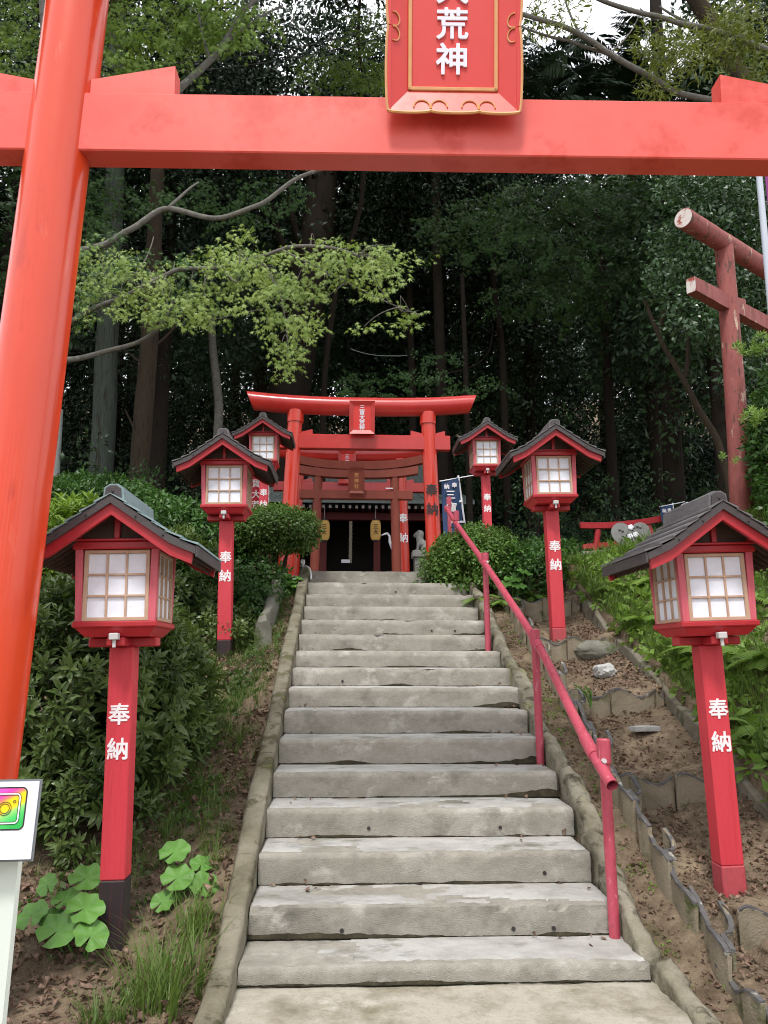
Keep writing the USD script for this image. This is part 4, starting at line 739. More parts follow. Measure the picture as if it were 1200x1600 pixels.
solo('stone_lion', oriented(lion, q+[0, 0, .003], (.92, -.3, 0), (.3, .92, 0), (0, 0, 1)), STONE_GREY, 'seated grey stone lion on its pedestal right of the gates', 'statue')
solo('lion_plinth_stone', T(roughen(box(-.2, .2, -.2, .2, 0, .55, .02), .02, 5, 8), (at(605, 880, 16.4)[0], 16.4, LAND)), STONE_GREY, 'low grey stone basin block right of the hall opening', 'stone basin')
sp = {'b': ((0, 0, .05), .055), 't': ((.12, 0, .0), .02), 'n0': ((-.05, 0, .12), .03), 'n1': ((-.055, 0, .24), .022), 'n2': ((-.10, 0, .30), .022), 'h': ((-.15, 0, .29), .024), 'k': ((-.23, 0, .26), .007), 'l': ((0, .02, -.05), .012), 'lb': ((0, .02, -.30), .012)}
q = at(613, 856, 16.3)
solo('crane_statue', T(blob(sp, [('b', 't'), ('b', 'n0'), ('n0', 'n1'), ('n1', 'n2'), ('n2', 'h'), ('h', 'k'), ('b', 'l'), ('l', 'lb')], .015, 5), q), WHITE_BOARD, 'small white long-necked bird statue beside the brown gate pillar', 'statue')

# ------------------------------------------------------------------ banners
def banner(name, label, tl, tr_, br, bl, y, mat, chars, csize, cpos, top=None, pole=None, cross=None):
    t = thing(name, label, 'banner'); A, B, C, D = (at(*p, y) for p in (tl, tr_, br, bl)); n = 14; V = []; f = []
    for i in range(n+1):
        u = i/n
        for j in range(n+1):
            w = j/n; p = (A*(1-w)+B*w)*(1-u)+(D*(1-w)+C*w)*u; p = p+[0, .03*math.sin(w*5+u*3), 0]; V.append(p)
    for i in range(n):
        for j in range(n): a = i*(n+1)+j; f += [[a, a+1, a+n+2], [a, a+n+2, a+n+1]]
    V = np.array(V); k = len(V); f = np.array(f); V = np.vstack([V, V+[0, .004, 0]]); f = np.vstack([f[:, ::-1], f+k])
    obj('cloth', trimesh.Trimesh(V, f, process=False), mat, t, True)
    for ch, (px, py), s in zip(chars, cpos, csize):
        q = at(px, py, y-.04); obj('character', glyph(ch, s, .004).apply_translation(q), WHITE_LET, t, False)
    if pole:
        obj('pole', tube([at(*pole[0], y+.02), at(*pole[1], y+.02)], .014, 10), WHITE_BOARD, t)
        for u in (.08, .42, .75): q = at(*pole[0], y)*(1-u)+at(*pole[1], y)*u; obj('loop', box(q[0]-.07, q[0]+.01, q[1]-.012, q[1]+.012, q[2]-.015, q[2]+.015, .004), WHITE_BOARD, t)
    if cross: obj('cross_bar', tube([at(*cross[0], y+.02), at(*cross[1], y+.02)], .008, 8), WHITE_BOARD, t)
    return t
banner('shrine_banner', 'dark blue banner with white writing right of the red gate', (690, 752), (716, 747), (725, 832), (693, 836), 11.7, BLUE_CLOTH, '奉納三寶大', (.085, .085, .15, .17, .17), ((710, 758), (698, 760), (704, 773), (706, 793), (709, 812)), pole=((716, 743), (729, 840)), cross=((687, 752), (749, 741)))
banner('shrine_banner', 'red banner with white writing behind the middle left lantern', (390, 728), (405, 728), (405, 850), (390, 850), 11.25, RED_CLOTH, '三寶大荒神', (.13,)*5, tuple((400, 738+17*k) for k in range(5)), pole=((419, 735), (419, 800)), cross=((388, 727), (421, 729)))
banner('shrine_banner', 'small dark blue banner far behind the near right lantern roof', (1032, 791), (1050, 789), (1052, 815), (1035, 817), 14.3, BLUE_CLOTH, '奉納恋', (.08, .08, .13), ((1046, 797), (1038, 798), (1043, 807)), pole=((1051, 786), (1055, 822)), cross=((1030, 792), (1070, 784)))

# ------------------------------------------------------------------ heart-shaped board with the small red gate behind it
def heart_pts(w, h, n=40):
    t = np.linspace(0, 2*np.pi, n, endpoint=False); x = 16*np.sin(t)**3; z = 13*np.cos(t)-5*np.cos(2*t)-2*np.cos(3*t)-np.cos(4*t)
    return list(zip(x/32*w, (z-2.5)/29*h))
q = at(986, 834, 14.0); hs = thing('heart_board', 'grey heart-shaped board with scribbles and white paper flowers above the fern bank', 'heart board', (q[0], 14.0, q[2]), (-6, 0, -8))
obj('board', prism(heart_pts(.70, .66), .04), STONE_GREY, hs)
for k in range(16):
    x, z = RNG.uniform(-.25, .25), RNG.uniform(-.12, .16); obj('scribble', glyph('大荒神恋'[k % 4], RNG.uniform(.03, .05), .003).apply_translation([x, -.001, z]), BLACK_LET, hs, False)
for x, z in ((.0, .12), (.08, -.02), (-.02, -.05)): obj('paper_flower', cat_([trimesh.creation.icosphere(1, .028).apply_transform(np.diag([1, .4, 1, 1])).apply_translation([x+.026*math.cos(a), -.012, z+.026*math.sin(a)]) for a in np.arange(5)*1.257]), WHITE_BOARD, hs)
rt_ = thing('low_red_gate', 'small dark red gate leaning behind the heart-shaped board', 'torii gate', (q[0]+.12, 14.6, q[2]-.50), (0, -4, -10), scale=.92)
for s in (-1, 1): obj('pillar', tube([(s*.72, 0, -.2), (s*.5, 0, .78)], .06, 16), RED_TRIM, rt_)
obj('tie_beam', box(-.85, .85, -.04, .04, .40, .50, .005), RED_TRIM, rt_)
S = [[(x, -.07, .78+.08*(abs(x)/1.0)**2), (x, -.08, .90+.08*(abs(x))**2), (x, .08, .90+.08*(abs(x))**2), (x, .07, .78+.08*(abs(x))**2)] for x in np.linspace(-.85, .85, 15)]
obj('top_beam', loft(S), RED_TRIM, rt_)
solo('white_box', T(box(-.12, .12, -.12, .12, -.12, .12, .02), at(1079, 797, 13)), WHITE_BOARD, 'small white tank just behind the near right lantern roof', 'tank')
# ------------------------------------------------------------------ old peeling gate on the right
og = thing('old_log_torii', 'old gate of peeling red logs standing on the bank at the right', 'torii gate')
pb, pt_ = at(1157, 800, 8.5), at(1130, 372, 8.5); pb[2] = zat(*pb[:2])-.3
dirv = at(1200, 408, 9.6)-at(1063, 342, 8.05); 
k0 = at(1063, 343, 8.02); k1 = at(1212, 420, 9.35); d = (k1-k0)/np.linalg.norm(k1-k0)
dh = np.array([d[0], d[1], 0]); dh /= np.linalg.norm(dh); span = 2.3
obj('pillar', tube(spline([pb, pb*.5+pt_*.5+[.02, 0, 0], pt_], 30), np.linspace(.122, .102, 30), 28, rough=.05, seed=4), RUSTY, og, 50)
obj('pillar', tube(spline([pb+dh*span, pt_+dh*span], 20), np.linspace(.135, .115, 20), 24, rough=.05, seed=5), RUSTY, og, 50)
a = k0; lb = np.linalg.norm((pt_-k0)[:2]); zk = k0[2]
zc = pt_[2]+.02; A0 = np.array([pt_[0], pt_[1], zc])-dh*lb; A0[2] = k0[2]
L_ = [A0+dh*u*(span+2*lb)+np.array([0, 0, (zc+.05-k0[2])*0]) for u in np.linspace(0, 1, 30)]
kb = obj('top_beam', tube(L_, .113, 28, rough=.05, seed=6), RUSTY, og, 50)
obj('sawn_end', tube([A0-dh*.004, A0-dh*.002], .106, 28), SAWN, kb)
n0 = at(1076, 447, 8.05); Ln = np.linalg.norm((pt_-n0)[:2]); cN = np.array([pt_[0], pt_[1], n0[2]])
side = np.cross(dh, [0, 0, 1])
nb_ = oriented(roughen(finebox(-Ln, span+Ln, -.06, .06, -.09, .09, .08, .01), .012, 5, 7), cN, dh, -side, (0, 0, 1)); nbm = obj('tie_beam', nb_, RUSTY, og, 40)
obj('sawn_end', oriented(box(-Ln-.004, -Ln-.001, -.055, .055, -.085, .085, .001), cN, dh, -side, (0, 0, 1)), SAWN, nbm)
obj('wedge', oriented(prism([(.10, .09), (.34, .09), (.34, .16), (.10, .12)], .08).apply_translation([0, -.04, 0]), cN, dh, -side, (0, 0, 1)), RUSTY, og)

# ------------------------------------------------------------------ poles, wires, pipes
fp = thing('flag_pole', 'pale metal pole with a purple banner at the right edge', 'pole')
P0, P1 = at(1199, 420, 7.0), at(1185, 262, 7.0); dd = (P0-P1)/np.linalg.norm(P0-P1); PB = P1+dd*((P1[2]-zat(P0[0]+.2, 7.0)+.2)/-dd[2]) 
obj('pole', tube([PB, P1-dd*.22], .030, 18), STEEL_POLE, fp)
obj('cloth', loft([[P1+[.06, 0, -.9*u+.5], P1+[.62, .05, -.9*u+.5], P1+[.62, .054, -.9*u+.5], P1+[.06, .004, -.9*u+.5]] for u in (0, .5, 1)]), PURPLE, fp)
q = at(89, 745, 12.5); solo('grey_post', tube([(q[0], 12.5, zat(q[0], 12.5)-.2), at(91, 640, 12.5)], .075, 16), GREY_POST, 'plain grey post just right of the big gate pillar behind the hedge', 'post')
for k, (a, b, c, lab) in enumerate((((300, 97), (450, 78), (660, 18), 'upper one of the two black cables crossing the trees at the top'), ((310, 110), (450, 92), (660, 40), 'lower one of the two black cables crossing the trees at the top'))):
    solo('overhead_cable', tube(spline([at(a[0]-320, a[1]+12, 14.5), at(*a, 13.5), at(*b, 12.8), at(*c, 11.5), at(900+k*40, -60, 10.5)], 30), .009, 6), WIRE, lab, 'cable', 'overhead cables')
solo('pale_branch', tube(spline([at(548, 545, 15), at(600, 556, 15), at(636, 555, 15.2)], 10), .006, 6), GREY_POST, 'thin pale branch in front of the dark trunks above the second gate', 'cable')  # bare branch crossing the trunks, drawn as a thin grey tube
wp = thing('water_pipe', 'bent grey water pipe with a tap at the top left end of the stairs', 'water pipe')
obj('pipe', tube(spline([at(486, 905, 8.7), at(485, 893, 8.75), at(481, 886, 8.8), at(470, 884, 8.9)], 20), .012, 10), GALV, wp)
obj('tap', cat_([tube([at(474, 886, 8.86), at(473, 879, 8.86)], .012, 8), box(*np.array([[v-.025, v+.025] for v in at(473, 878, 8.86)]).ravel(), .008)]), GALV, wp)
# ------------------------------------------------------------------ foliage kit
def leaf(L, W, fold=.25, droop=.12):
    """a folded pointed leaf along +y"""
    v = [(0, 0, 0), (-W/2, L*.42, fold*W*.5), (0, L*.45, -0), (W/2, L*.42, fold*W*.5), (-W*.30, L*.75, fold*W*.3-droop*L*.4), (W*.30, L*.75, fold*W*.3-droop*L*.4), (0, L, -droop*L)]
    return np.array(v), np.array([[0, 2, 1], [0, 3, 2], [1, 2, 4], [2, 3, 5], [2, 5, 4], [4, 5, 6]])
def leaf2(L, W): return np.array([(0, 0, 0), (-W/2, L*.5, .1*W), (W/2, L*.5, .1*W), (0, L, -.1*L)]), np.array([[0, 2, 1], [1, 2, 3]])
def maple(L):
    """a star-shaped leaf of seven lobes lying along +y"""
    ang = np.radians([-128, -82, -42, 0, 42, 82, 128]); rad = np.array([.34, .62, .88, 1.0, .88, .62, .34])*L*.62
    tip = [(r*math.sin(a), r*math.cos(a), -.12*r) for a, r in zip(ang, rad)]; val = []
    for k in range(6):
        a = (ang[k]+ang[k+1])/2; r = min(rad[k], rad[k+1])*.40; val.append((r*math.sin(a), r*math.cos(a), 0))
    v = [(0, 0, 0)]+tip+val; f = []
    for k in range(7):
        l = 8+k-1 if k > 0 else None; r = 8+k if k < 6 else None
        if l is not None and r is not None: f += [[0, r, l], [l, r, 1+k]]
        elif r is not None: f += [[0, r, 1+k]]
        else: f += [[0, 1+k, l]]
    v = np.array(v); v[:, 1] += .0; return v, np.array(f)
def put(parts, fr, pos, sc=None):
    V, Fc, o = [], [], 0
    for k, (v, f) in enumerate(parts):
        V.append((v*(1 if sc is None else sc[k]))@fr[k].T+pos[k]); Fc.append(f+o); o += len(v)
    return trimesh.Trimesh(np.vstack(V), np.vstack(Fc), process=False)
def axes(ydir, zdir):
    y = np.asarray(ydir, float); y /= np.linalg.norm(y); z = np.asarray(zdir, float); z = z-y*(z@y); z /= np.linalg.norm(z)+1e-9
    return np.stack([np.cross(y, z), y, z], 1)
def sprig(seed, n=10, L=.05, W=.018, H_=.05):
    """leaves whorled round the tip of a shoot that points along +z"""
    r = np.random.default_rng(seed); P, Fr, X = [], [], []
    for k in range(n):
        a = k*2.4+r.uniform(-.3, .3); t = k/n; e = math.radians(10+55*t+r.uniform(-12, 12))
        d = np.array([math.cos(a)*math.cos(e), math.sin(a)*math.cos(e), math.sin(e)]); s = r.uniform(.75, 1.15)*(1-.35*t)
        P.append(leaf(L*s, W*s)); Fr.append(axes(d, [-d[0]*d[2], -d[1]*d[2], 1-d[2]**2+.05])); X.append([0, 0, H_*t])
    return put(P, Fr, X)
def cluster(seed, n=50, R=.4, L=.1, W=.045, flat=.7, fine=False, up=.8):
    r = np.random.default_rng(seed); P, Fr, X = [], [], []
    for k in range(n):
        q = r.normal(size=3); q *= r.uniform(.25, 1)**.6/np.linalg.norm(q)*R; q[2] *= flat
        y = q/np.linalg.norm(q)+r.normal(size=3)*.7+[0, 0, -.25]; z = np.array([0, 0, up])+r.normal(size=3)*.55+q/R*.4; s = r.uniform(.7, 1.25)
        P.append((leaf if fine else leaf2)(L*s, W*s)); Fr.append(axes(y, z)); X.append(q)
    return put(P, Fr, X)
def maple_twig(seed, n=14, R=.24, L=.085):
    r = np.random.default_rng(seed); P, Fr, X = [], [], []
    for k in range(n):
        t = r.uniform(0, 1)**.7; side = (-1) ** k; q = np.array([side*r.uniform(.02, .13)*(1.25-t), t*R*1.6-R*.6, r.normal()*.025-.05*t*t]); s = r.uniform(.7, 1.2)
        y = np.array([side*r.uniform(.2, 1), .8, -.5])+r.normal(size=3)*.25; z = np.array([0, 0, 1.0])+r.normal(size=3)*.38
        P.append(maple(L*s)); Fr.append(axes(y, z)); X.append(q)
    return put(P, Fr, X)
def cedar_spray(seed, L=.8):
    r = np.random.default_rng(seed); P, Fr, X = [], [], []
    for k in range(46):
        t = k/46; side = (-1)**k; y = np.array([side*.9, .55, -.35])+r.normal(size=3)*.15; s = (.34*(1-t)+.10)*r.uniform(.8, 1.2)
        P.append(leaf2(s, s*.20)); Fr.append(axes(y, [0, 0, 1])); X.append([0, t*L, -.25*t*t*L])
    return put(P, Fr, X)
def frond_mesh(seed, L=.5, n=24, Wd=.25):
    """a fern frond: bent stalk along +y with toothed side leaflets"""
    r = np.random.default_rng(seed); V, Fc, o = [], [], 0
    def pos(t): return np.array([.03*math.sin(t*3+seed), L*(t-.18*t*t), L*(.55*t-.85*t*t)])
    for k in range(n):
        t = .12+.86*k/n; p = pos(t); d = pos(t+.02)-p; d /= np.linalg.norm(d)
        for side in (-1, 1):
            w = Wd*L*1.15*math.sin(math.pi*min(1, .14+.86*(1-t)))**.8*r.uniform(.88, 1.1); c = np.array([side*w, 0, -.18*w])+d*w*.38; h = d*L*.40/n
            pts = [p-h, p+h]; m1, m2 = p+c*.5-h*.9, p+c*.5+h*.9
            V += [p-h, p+h, m2, m1, p+c]; f = [[o, o+1, o+2], [o, o+2, o+3], [o+3, o+2, o+4]]
            Fc += f if side < 0 else [q[::-1] for q in f]; o += 5
    st = tube([pos(t) for t in np.linspace(0, .98, 9)], np.linspace(.006, .0015, 9)*L/.5, 4)
    return cat_([trimesh.Trimesh(np.array(V), np.array(Fc), process=False), st])
def blade(L, W, bend, n=4):
    V, f = [], []
    for i in range(n+1):
        t = i/n; w = W*(1-t**1.6)/2; c = np.array([0, bend*L*t*t, L*(t-.35*bend*t*t)]); V += [c+[-w, 0, 0], c+[w, 0, 0]]
    for i in range(n): a = 2*i; f += [[a, a+1, a+3], [a, a+3, a+2]]
    return np.array(V), np.array(f)
def tuft(seed, n=26, L=.35, W=.007, R=.05):
    r = np.random.default_rng(seed); P, Fr, X = [], [], []
    for k in range(n):
        a = r.uniform(0, 2*np.pi); c, s = math.cos(a), math.sin(a); P.append(blade(L*r.uniform(.5, 1.1), W, r.uniform(.15, .95)))
        Fr.append(np.array([[-s, c, 0], [c, s, 0], [0, 0, 1.0]]).T); rr = R*math.sqrt(r.uniform()); X.append([c*rr, s*rr, 0])
    return put(P, Fr, X)
SPR = [sprig(k, 11, .085, .029, .07) for k in range(4)]
BOXW = [cluster(20+k, 26, .07, .034, .017, .8) for k in range(3)]
HEDGE = [cluster(30+k, 24, .10, .062, .026, .8) for k in range(3)]
BROAD = [cluster(40+k, 40, .34, .105, .05, .7) for k in range(3)]
FAR = [cluster(50+k, 80, .62, .15, .065, .6) for k in range(4)]
MTWIG = [maple_twig(60+k) for k in range(5)]
MFAR = [maple_twig(66+k, 24, .5, .13) for k in range(3)]
CEDAR = [cedar_spray(70+k) for k in range(3)]
OLIVE = [cluster(80+k, 34, .30, .115, .024, .8) for k in range(3)]
def ell_points(c, r, n, seed, lo=.72, hi=1.06, gate=.0, zmin=None, freq=2.2):
    g = np.random.default_rng(seed); c, r = np.array(c, float), np.array(r, float); d = g.normal(size=(n*3, 3)); d /= np.linalg.norm(d, axis=1, keepdims=True)
    amp = (meshkit.fbm(d*freq+seed*3.7, 3, seed)-.5)*.55; t = lo+(hi-lo)*g.uniform(size=len(d))**.5
    p = c+d*r*(t+amp*.5)[:, None]; keep = meshkit.fbm(p*1.5+seed, 2, seed+5) > gate
    if zmin is not None: keep &= p[:, 2] > zmin
    return p[keep][:n], (d/r/np.linalg.norm(d/r, axis=1, keepdims=True))[keep][:n]
def shrub(name, label, ells, protos, mat, cat='shrub', dens=1.0, scale=(.8, 1.25), stems=None, seed=1, group=None, up=.5, parts=0, floor=True, zmin=None, stem_mat=BARK_BROWN, sc0=1.0):
    t = thing(name, label, cat, group=group); P, N = [], []
    for k, (c, r, n) in enumerate(ells):
        p, d = ell_points(c, r, int(n*dens), seed*31+k); P.append(p); N.append(d)
    P, N = np.vstack(P), np.vstack(N)
    if zmin is not None:
        ok = P[:, 2] > zmin; P, N = P[ok], N[ok]
    if floor:
        ok = P[:, 2] > H(P[:, 0], P[:, 1])+.04; P, N = P[ok], N[ok]
    g = np.random.default_rng(seed); nn = N*.7+[0, 0, up]+g.normal(size=P.shape)*.3; Mx = frames(nn, rng=g); S = g.uniform(*scale, len(P))*sc0; ix = g.integers(0, len(protos), len(P))
    near = np.array([], int)
    if parts:
        score = np.linalg.norm(P-[0, 0, EYE], axis=1); near = np.argsort(score)[:parts]
        cl = [usdkit.mesh(stage, f'/World/_kinds/{name}_sprig_{seed}_{k}', m, mat, smooth=False) for k, m in enumerate(protos)]
        for i in near:
            q = stage.DefinePrim(numbered(pth(t)+'/sprig'), 'Mesh'); q.GetReferences().AddInternalReference(cl[ix[i]].GetPath())
            M4 = np.eye(4); M4[:3, :3] = (Mx[i]*S[i]).T; M4[3, :3] = P[i]; UsdGeom.Xformable(q).AddTransformOp().Set(Gf.Matrix4d(*M4.ravel().tolist()))
    rest = np.setdiff1d(np.arange(len(P)), near)
    scatter('foliage', t, [(m, mat) for m in protos], P[rest], Mx[rest], S[rest], ix[rest], rng=g)
    for s in (stems or []): obj('stem', tube(spline(s[0], 10), np.linspace(s[1], s[1]*.5, 10), 7, rough=.1), stem_mat, t, True)
    return t
def stems_for(c, r, n, seed, rad=.014, low=None):
    g = np.random.default_rng(seed); out = []
    for k in range(n):
        b = np.array([c[0]+g.uniform(-.35, .35)*r[0], c[1]+g.uniform(-.3, .3)*r[1], 0]); b[2] = zat(b[0], b[1])-.05 if low is None else low
        e = np.array(c)+g.uniform(-.65, .65, 3)*r; out.append(([b, b*.5+e*.5+g.uniform(-.06, .06, 3), e], rad*g.uniform(.7, 1.3)))
    return out
# ------------------------------------------------------------------ shrubs near the stairs
e1 = [((-1.75, 5.25, .95), (.72, .62, .85), 2300), ((-1.38, 5.65, .98), (.40, .50, .66), 1000), ((-2.35, 5.2, .9), (.8, .6, .95), 1500), ((-1.50, 4.85, .42), (.36, .30, .42), 400)]
shrub('azalea_bush', 'large dark azalea bush with whorled leaves behind the nearest left lantern', e1, SPR, L_AZALEA, dens=.62, stems=sum([stems_for(c, r, 6, 5+k, .018) for k, (c, r, n) in enumerate(e1)], []), seed=3, parts=260, up=.45, sc0=1.15)
e2 = [((-3.0, 9.0, 2.7), (1.15, .8, .62), 2000), ((-1.95, 8.95, 2.50), (.75, .7, .55), 1300), ((-3.9, 8.9, 2.6), (.9, .8, .6), 600)]
shrub('clipped_hedge', 'broad clipped green hedge behind the lanterns at the left', e2, HEDGE, L_HEDGE, 'hedge', .9, seed=4, stems=stems_for((-2.4, 9, 2.4), (1.5, .5, .4), 10, 8, .02), up=.7)
shrub('leafy_hedge', 'darker straggly hedge hanging under the middle left lantern', [((-1.75, 8.1, 1.95), (.55, .5, .60), 500), ((-2.45, 7.9, 1.9), (.6, .5, .6), 420), ((-1.85, 7.1, 1.5), (.35, .4, .38), 220)], SPR, L_AZALEA, 'hedge', 1.0, seed=5, stems=stems_for((-1.7, 7.9, 1.9), (.6, .5, .5), 8, 9, .015), sc0=1.3)
shrub('yellow_green_bush', 'bright yellow green bush between the gate pillar and the nearest left lantern roof', [((-2.52, 7.3, 2.42), (.36, .35, .30), 260), ((-2.75, 7.3, 2.05), (.4, .4, .45), 200)], SPR, L_YELLOW, seed=6, sc0=1.25)
tc_ = np.array([-.85, 8.75, 2.76])
et_ = [(tc_, (.47, .42, .22), 740), (tc_+[-.28, -.05, -.22], (.20, .22, .20), 160), (tc_+[.34, 0, -.12], (.10, .16, .13), 50), (tc_+[-.05, -.1, -.2], (.2, .2, .12), 60)]
tp, td = [], []
shrub('round_topiary', 'dome shaped clipped shrub at the top left of the stairs', et_, BOXW, L_TOPI, dens=1.0, seed=7, floor=False, up=.8, zmin=2.50,
      stems=[([(-.80+dx, 8.8, 1.95), (-.80+dx*1.6, 8.78, 2.3), (-.78+ex, 8.75, 2.75)], .022) for dx, ex in ((0, -.2), (.05, .12), (-.06, -.32), (.03, .3))], sc0=1.1)
er = [((1.44, 8.95, 2.42), (.50, .45, .40), 700), ((1.05, 9.0, 2.28), (.24, .3, .32), 160)]
shrub('rounded_shrub', 'rounded bright green shrub beside the handrail at the top right of the stairs', er, BOXW, L_TOPI, dens=1.0, seed=8, up=.7, stems=stems_for((1.4, 8.95, 2.3), (.4, .3, .3), 6, 12, .012), sc0=1.25)
shrub('low_shrub', 'low dense greenery behind the middle right lantern post', [((1.95, 8.75, 2.22), (.42, .3, .30), 200), ((2.3, 9.2, 2.45), (.4, .35, .25), 130)], HEDGE, L_HEDGE, seed=9)
shrub('vine_clad_shrub', 'bushy vine-covered shrub at the right edge in front of the old log gate', [((4.70, 7.85, 3.55), (.42, .5, .95), 900), ((4.90, 7.8, 4.25), (.36, .4, .5), 300), ((4.55, 7.3, 2.9), (.4, .45, .6), 420), ((4.2, 6.6, 2.3), (.5, .5, .45), 350)], HEDGE, L_HEDGE, seed=10, sc0=1.1, up=.6, stems=stems_for((4.45, 7.85, 3.5), (.3, .3, .8), 7, 13, .02))
shrub('low_shrub', 'low mixed greenery under the dome shaped shrub', [((-1.0, 8.55, 2.12), (.36, .3, .26), 160), ((-1.45, 8.4, 2.0), (.4, .35, .3), 160), ((-.95, 8.1, 1.86), (.2, .3, .2), 70)], HEDGE, L_HEDGE, seed=14, sc0=.9)
shrub('low_shrub', 'dark ivy patch on the left slope beside the long mossy stone', [((-1.15, 7.75, 1.62), (.3, .4, .2), 120)], HEDGE, L_AZALEA, seed=15, sc0=.8)
# plants with large leaves, every leaf its own
def round_leaf(R, seed):
    g = np.random.default_rng(seed); n = 26; V = [(0, 0, 0)]; f = []
    for ring, rr in enumerate((.45, .8, 1.0)):
        for k in range(n):
            a = -math.pi/2+.16+(2*math.pi-.32)*k/(n-1); w = 1+.05*math.sin(7*a+seed)*rr; q = R*rr*w*(1-.12*(abs(math.cos(a/2+math.pi/4))**8)); V.append((q*math.cos(a), q*math.sin(a), .10*R*rr**2*math.sin(7*a)+.13*R*(rr-.35)**2-.03*R))
    for k in range(n-1):
        f.append([0, 1+k, 2+k])
        for r_ in range(2): a = 1+r_*n+k; f += [[a, a+n, a+n+1], [a, a+n+1, a+1]]
    return trimesh.Trimesh(np.array(V), np.array(f), process=False)
def butterbur(label, leaves, base, R0=.1):
    t = thing('butterbur_plant', label, 'plant', base, group='butterbur plants')
    for k, (x, y, z, R, tx, ty) in enumerate(leaves):
        m = round_leaf(R, k); m.apply_transform(trimesh.transformations.euler_matrix(0, 0, (k*2.1) % 1.4-.7)); m.apply_transform(trimesh.transformations.euler_matrix(tx, ty, 0)); m.apply_translation([x, y, z])
        lf = obj('leaf', m, L_BUTTER, t, True); obj('stalk', tube(spline([(x*.25, y*.25, -.05), (x*.7, y*.7, z*.6), (x, y, z-.002)], 8), .0045, 6), L_BUTTER, lf)
butterbur('clump of big round green leaves left of the nearest left lantern foot', [(-.10, -.10, .13, .098, .62, -.1), (-.25, -.02, .17, .080, .55, -.35), (.0, -.06, .21, .09, .5, .2), (.06, -.14, .12, .078, .62, .45), (-.13, .06, .22, .068, .4, -.2), (-.23, .10, .27, .055, .9, -.6), (-.05, .10, .30, .088, .5, 0), (-.17, .02, .14, .06, .6, .1)], (-1.19, 4.0, .02))
butterbur('clump of big round green leaves right of the nearest left lantern foot', [(.0, -.02, .22, .084, .6, 0), (.13, -.02, .19, .078, .55, .3), (-.04, .08, .32, .082, .55, -.1), (.06, .03, .13, .075, .55, .1), (-.06, -.05, .12, .062, .65, -.2), (.10, .08, .26, .06, .5, .2)], (-.84, 4.26, .06))
butterbur('few round leaves at the top left end of the stairs by the pipe', [(0, 0, .14, .065, .4, 0), (.07, .02, .18, .05, .4, .3), (-.06, .03, .2, .06, .5, -.3), (.03, -.05, .09, .045, .5, 0)], (-.62, 8.55, 2.02))
butterbur('round leaves growing under the low greenery left of the middle right lantern', [(0, 0, .20, .10, .4, 0), (.14, .03, .28, .09, .4, .3), (-.10, -.05, .14, .085, .5, -.3), (.05, -.10, .12, .08, .5, 0)], (1.72, 8.35, 1.98))
def broad_plant(label, base, n, h, L, seed):
    t = thing('broad_leaved_plant', label, 'plant', base, group='broad leaved plants'); g = np.random.default_rng(seed)
    for s in range(3):
        e = np.array([g.uniform(-.16, .16), g.uniform(-.1, .1), h*g.uniform(.75, 1.05)]); obj('stem', tube(spline([(0, 0, -.05), e*.5+[.02, 0, 0], e], 8), .006, 6), L_BIG, t)
        for k in range(n):
            u = .35+.65*k/n; a = k*2.4+s; d = np.array([math.cos(a), math.sin(a), .35-.3*u]); v, f = leaf(L*g.uniform(.7, 1.1), L*.52, .3, .3); obj('leaf', trimesh.Trimesh(v@axes(d, [0, 0, 1]).T+e*u, f, process=False), L_BIG, t, True)
broad_plant('tall broad leaved plant just left of the middle right lantern post', (1.74, 8.6, 2.1), 7, .62, .17, 1)
broad_plant('tall broad leaved plant just right of the middle right lantern post', (2.22, 8.5, 2.1), 6, .60, .15, 2)
broad_plant('small broad leaved seedling under the handrail on the stepped tiles', (1.78, 5.95, 1.05), 2, .12, .07, 3)
# ferns
FR = [[frond_mesh(100+7*s+k, .40+.09*(k % 3)) for k in range(12)] for s in range(2)]
fern_src = []
for s in range(2):
    c = stage.CreateClassPrim(f'/World/_kinds/fern_{s}')
    for k, m in enumerate(FR[s]):
        M4 = trimesh.transformations.euler_matrix(math.radians(12+10*(k % 3)), 0, k*2.4+s, 'sxyz'); m = m.copy(); m.apply_transform(M4); obj('frond', m, L_FERN, c, False)
    fern_src.append(c)
ferns = [(2.62, 5.15, .75, 'fern overhanging the low concrete wall beside the near right lantern post'), (2.75, 6.0, .95, 'fern arching over the wall just left of the near right lantern box'), (2.62, 6.9, .8, 'fern on the wall top halfway up the bank'), (3.0, 5.6, 1.0, 'big fern under the near right lantern box'), (3.15, 6.6, 1.0, 'big fern behind the near right lantern roof'),
         (2.95, 7.6, .85, 'fern in the middle of the upper bank'), (2.62, 7.9, .6, 'small fern at the upper end of the wall'), (3.4, 5.0, 1.0, 'fern at the right edge beside the near right lantern post'), (3.7, 5.8, 1.1, 'fern at the right edge above the near right lantern sill'), (2.85, 4.6, .8, 'low fern right of the near right lantern post'), (3.3, 8.3, .8, 'fern below the grey boulder'), (3.8, 7.2, .9, 'fern between the near right lantern roof and the vine shrub'),
         (.98, 9.05, .85, 'fern hanging over the top right corner of the stairs'), (1.35, 8.35, .7, 'fern beside the third handrail post'), (1.6, 8.2, .6, 'fern among the low greenery left of the middle right lantern'), (2.0, 8.5, .6, 'fern behind the middle right lantern post'), (-.72, 9.0, .6, 'fern under the dome shaped shrub by the pipe'), (-1.35, 8.3, .75, 'dark fern below the dome shaped shrub'), (-1.05, 8.0, .6, 'fern beside the long mossy stone'), (-1.6, 7.6, .6, 'fern under the middle left lantern'), (1.12, 8.72, .6, 'fern at the foot of the rounded shrub')]
for k, (x, y, s, lab) in enumerate(ferns):
    copy_thing(fern_src[k % 2], 'fern', lab, 'fern', (x, y, zat(x, y)+.02), (0, 0, 47*k), 'ferns on the banks', s*.8)
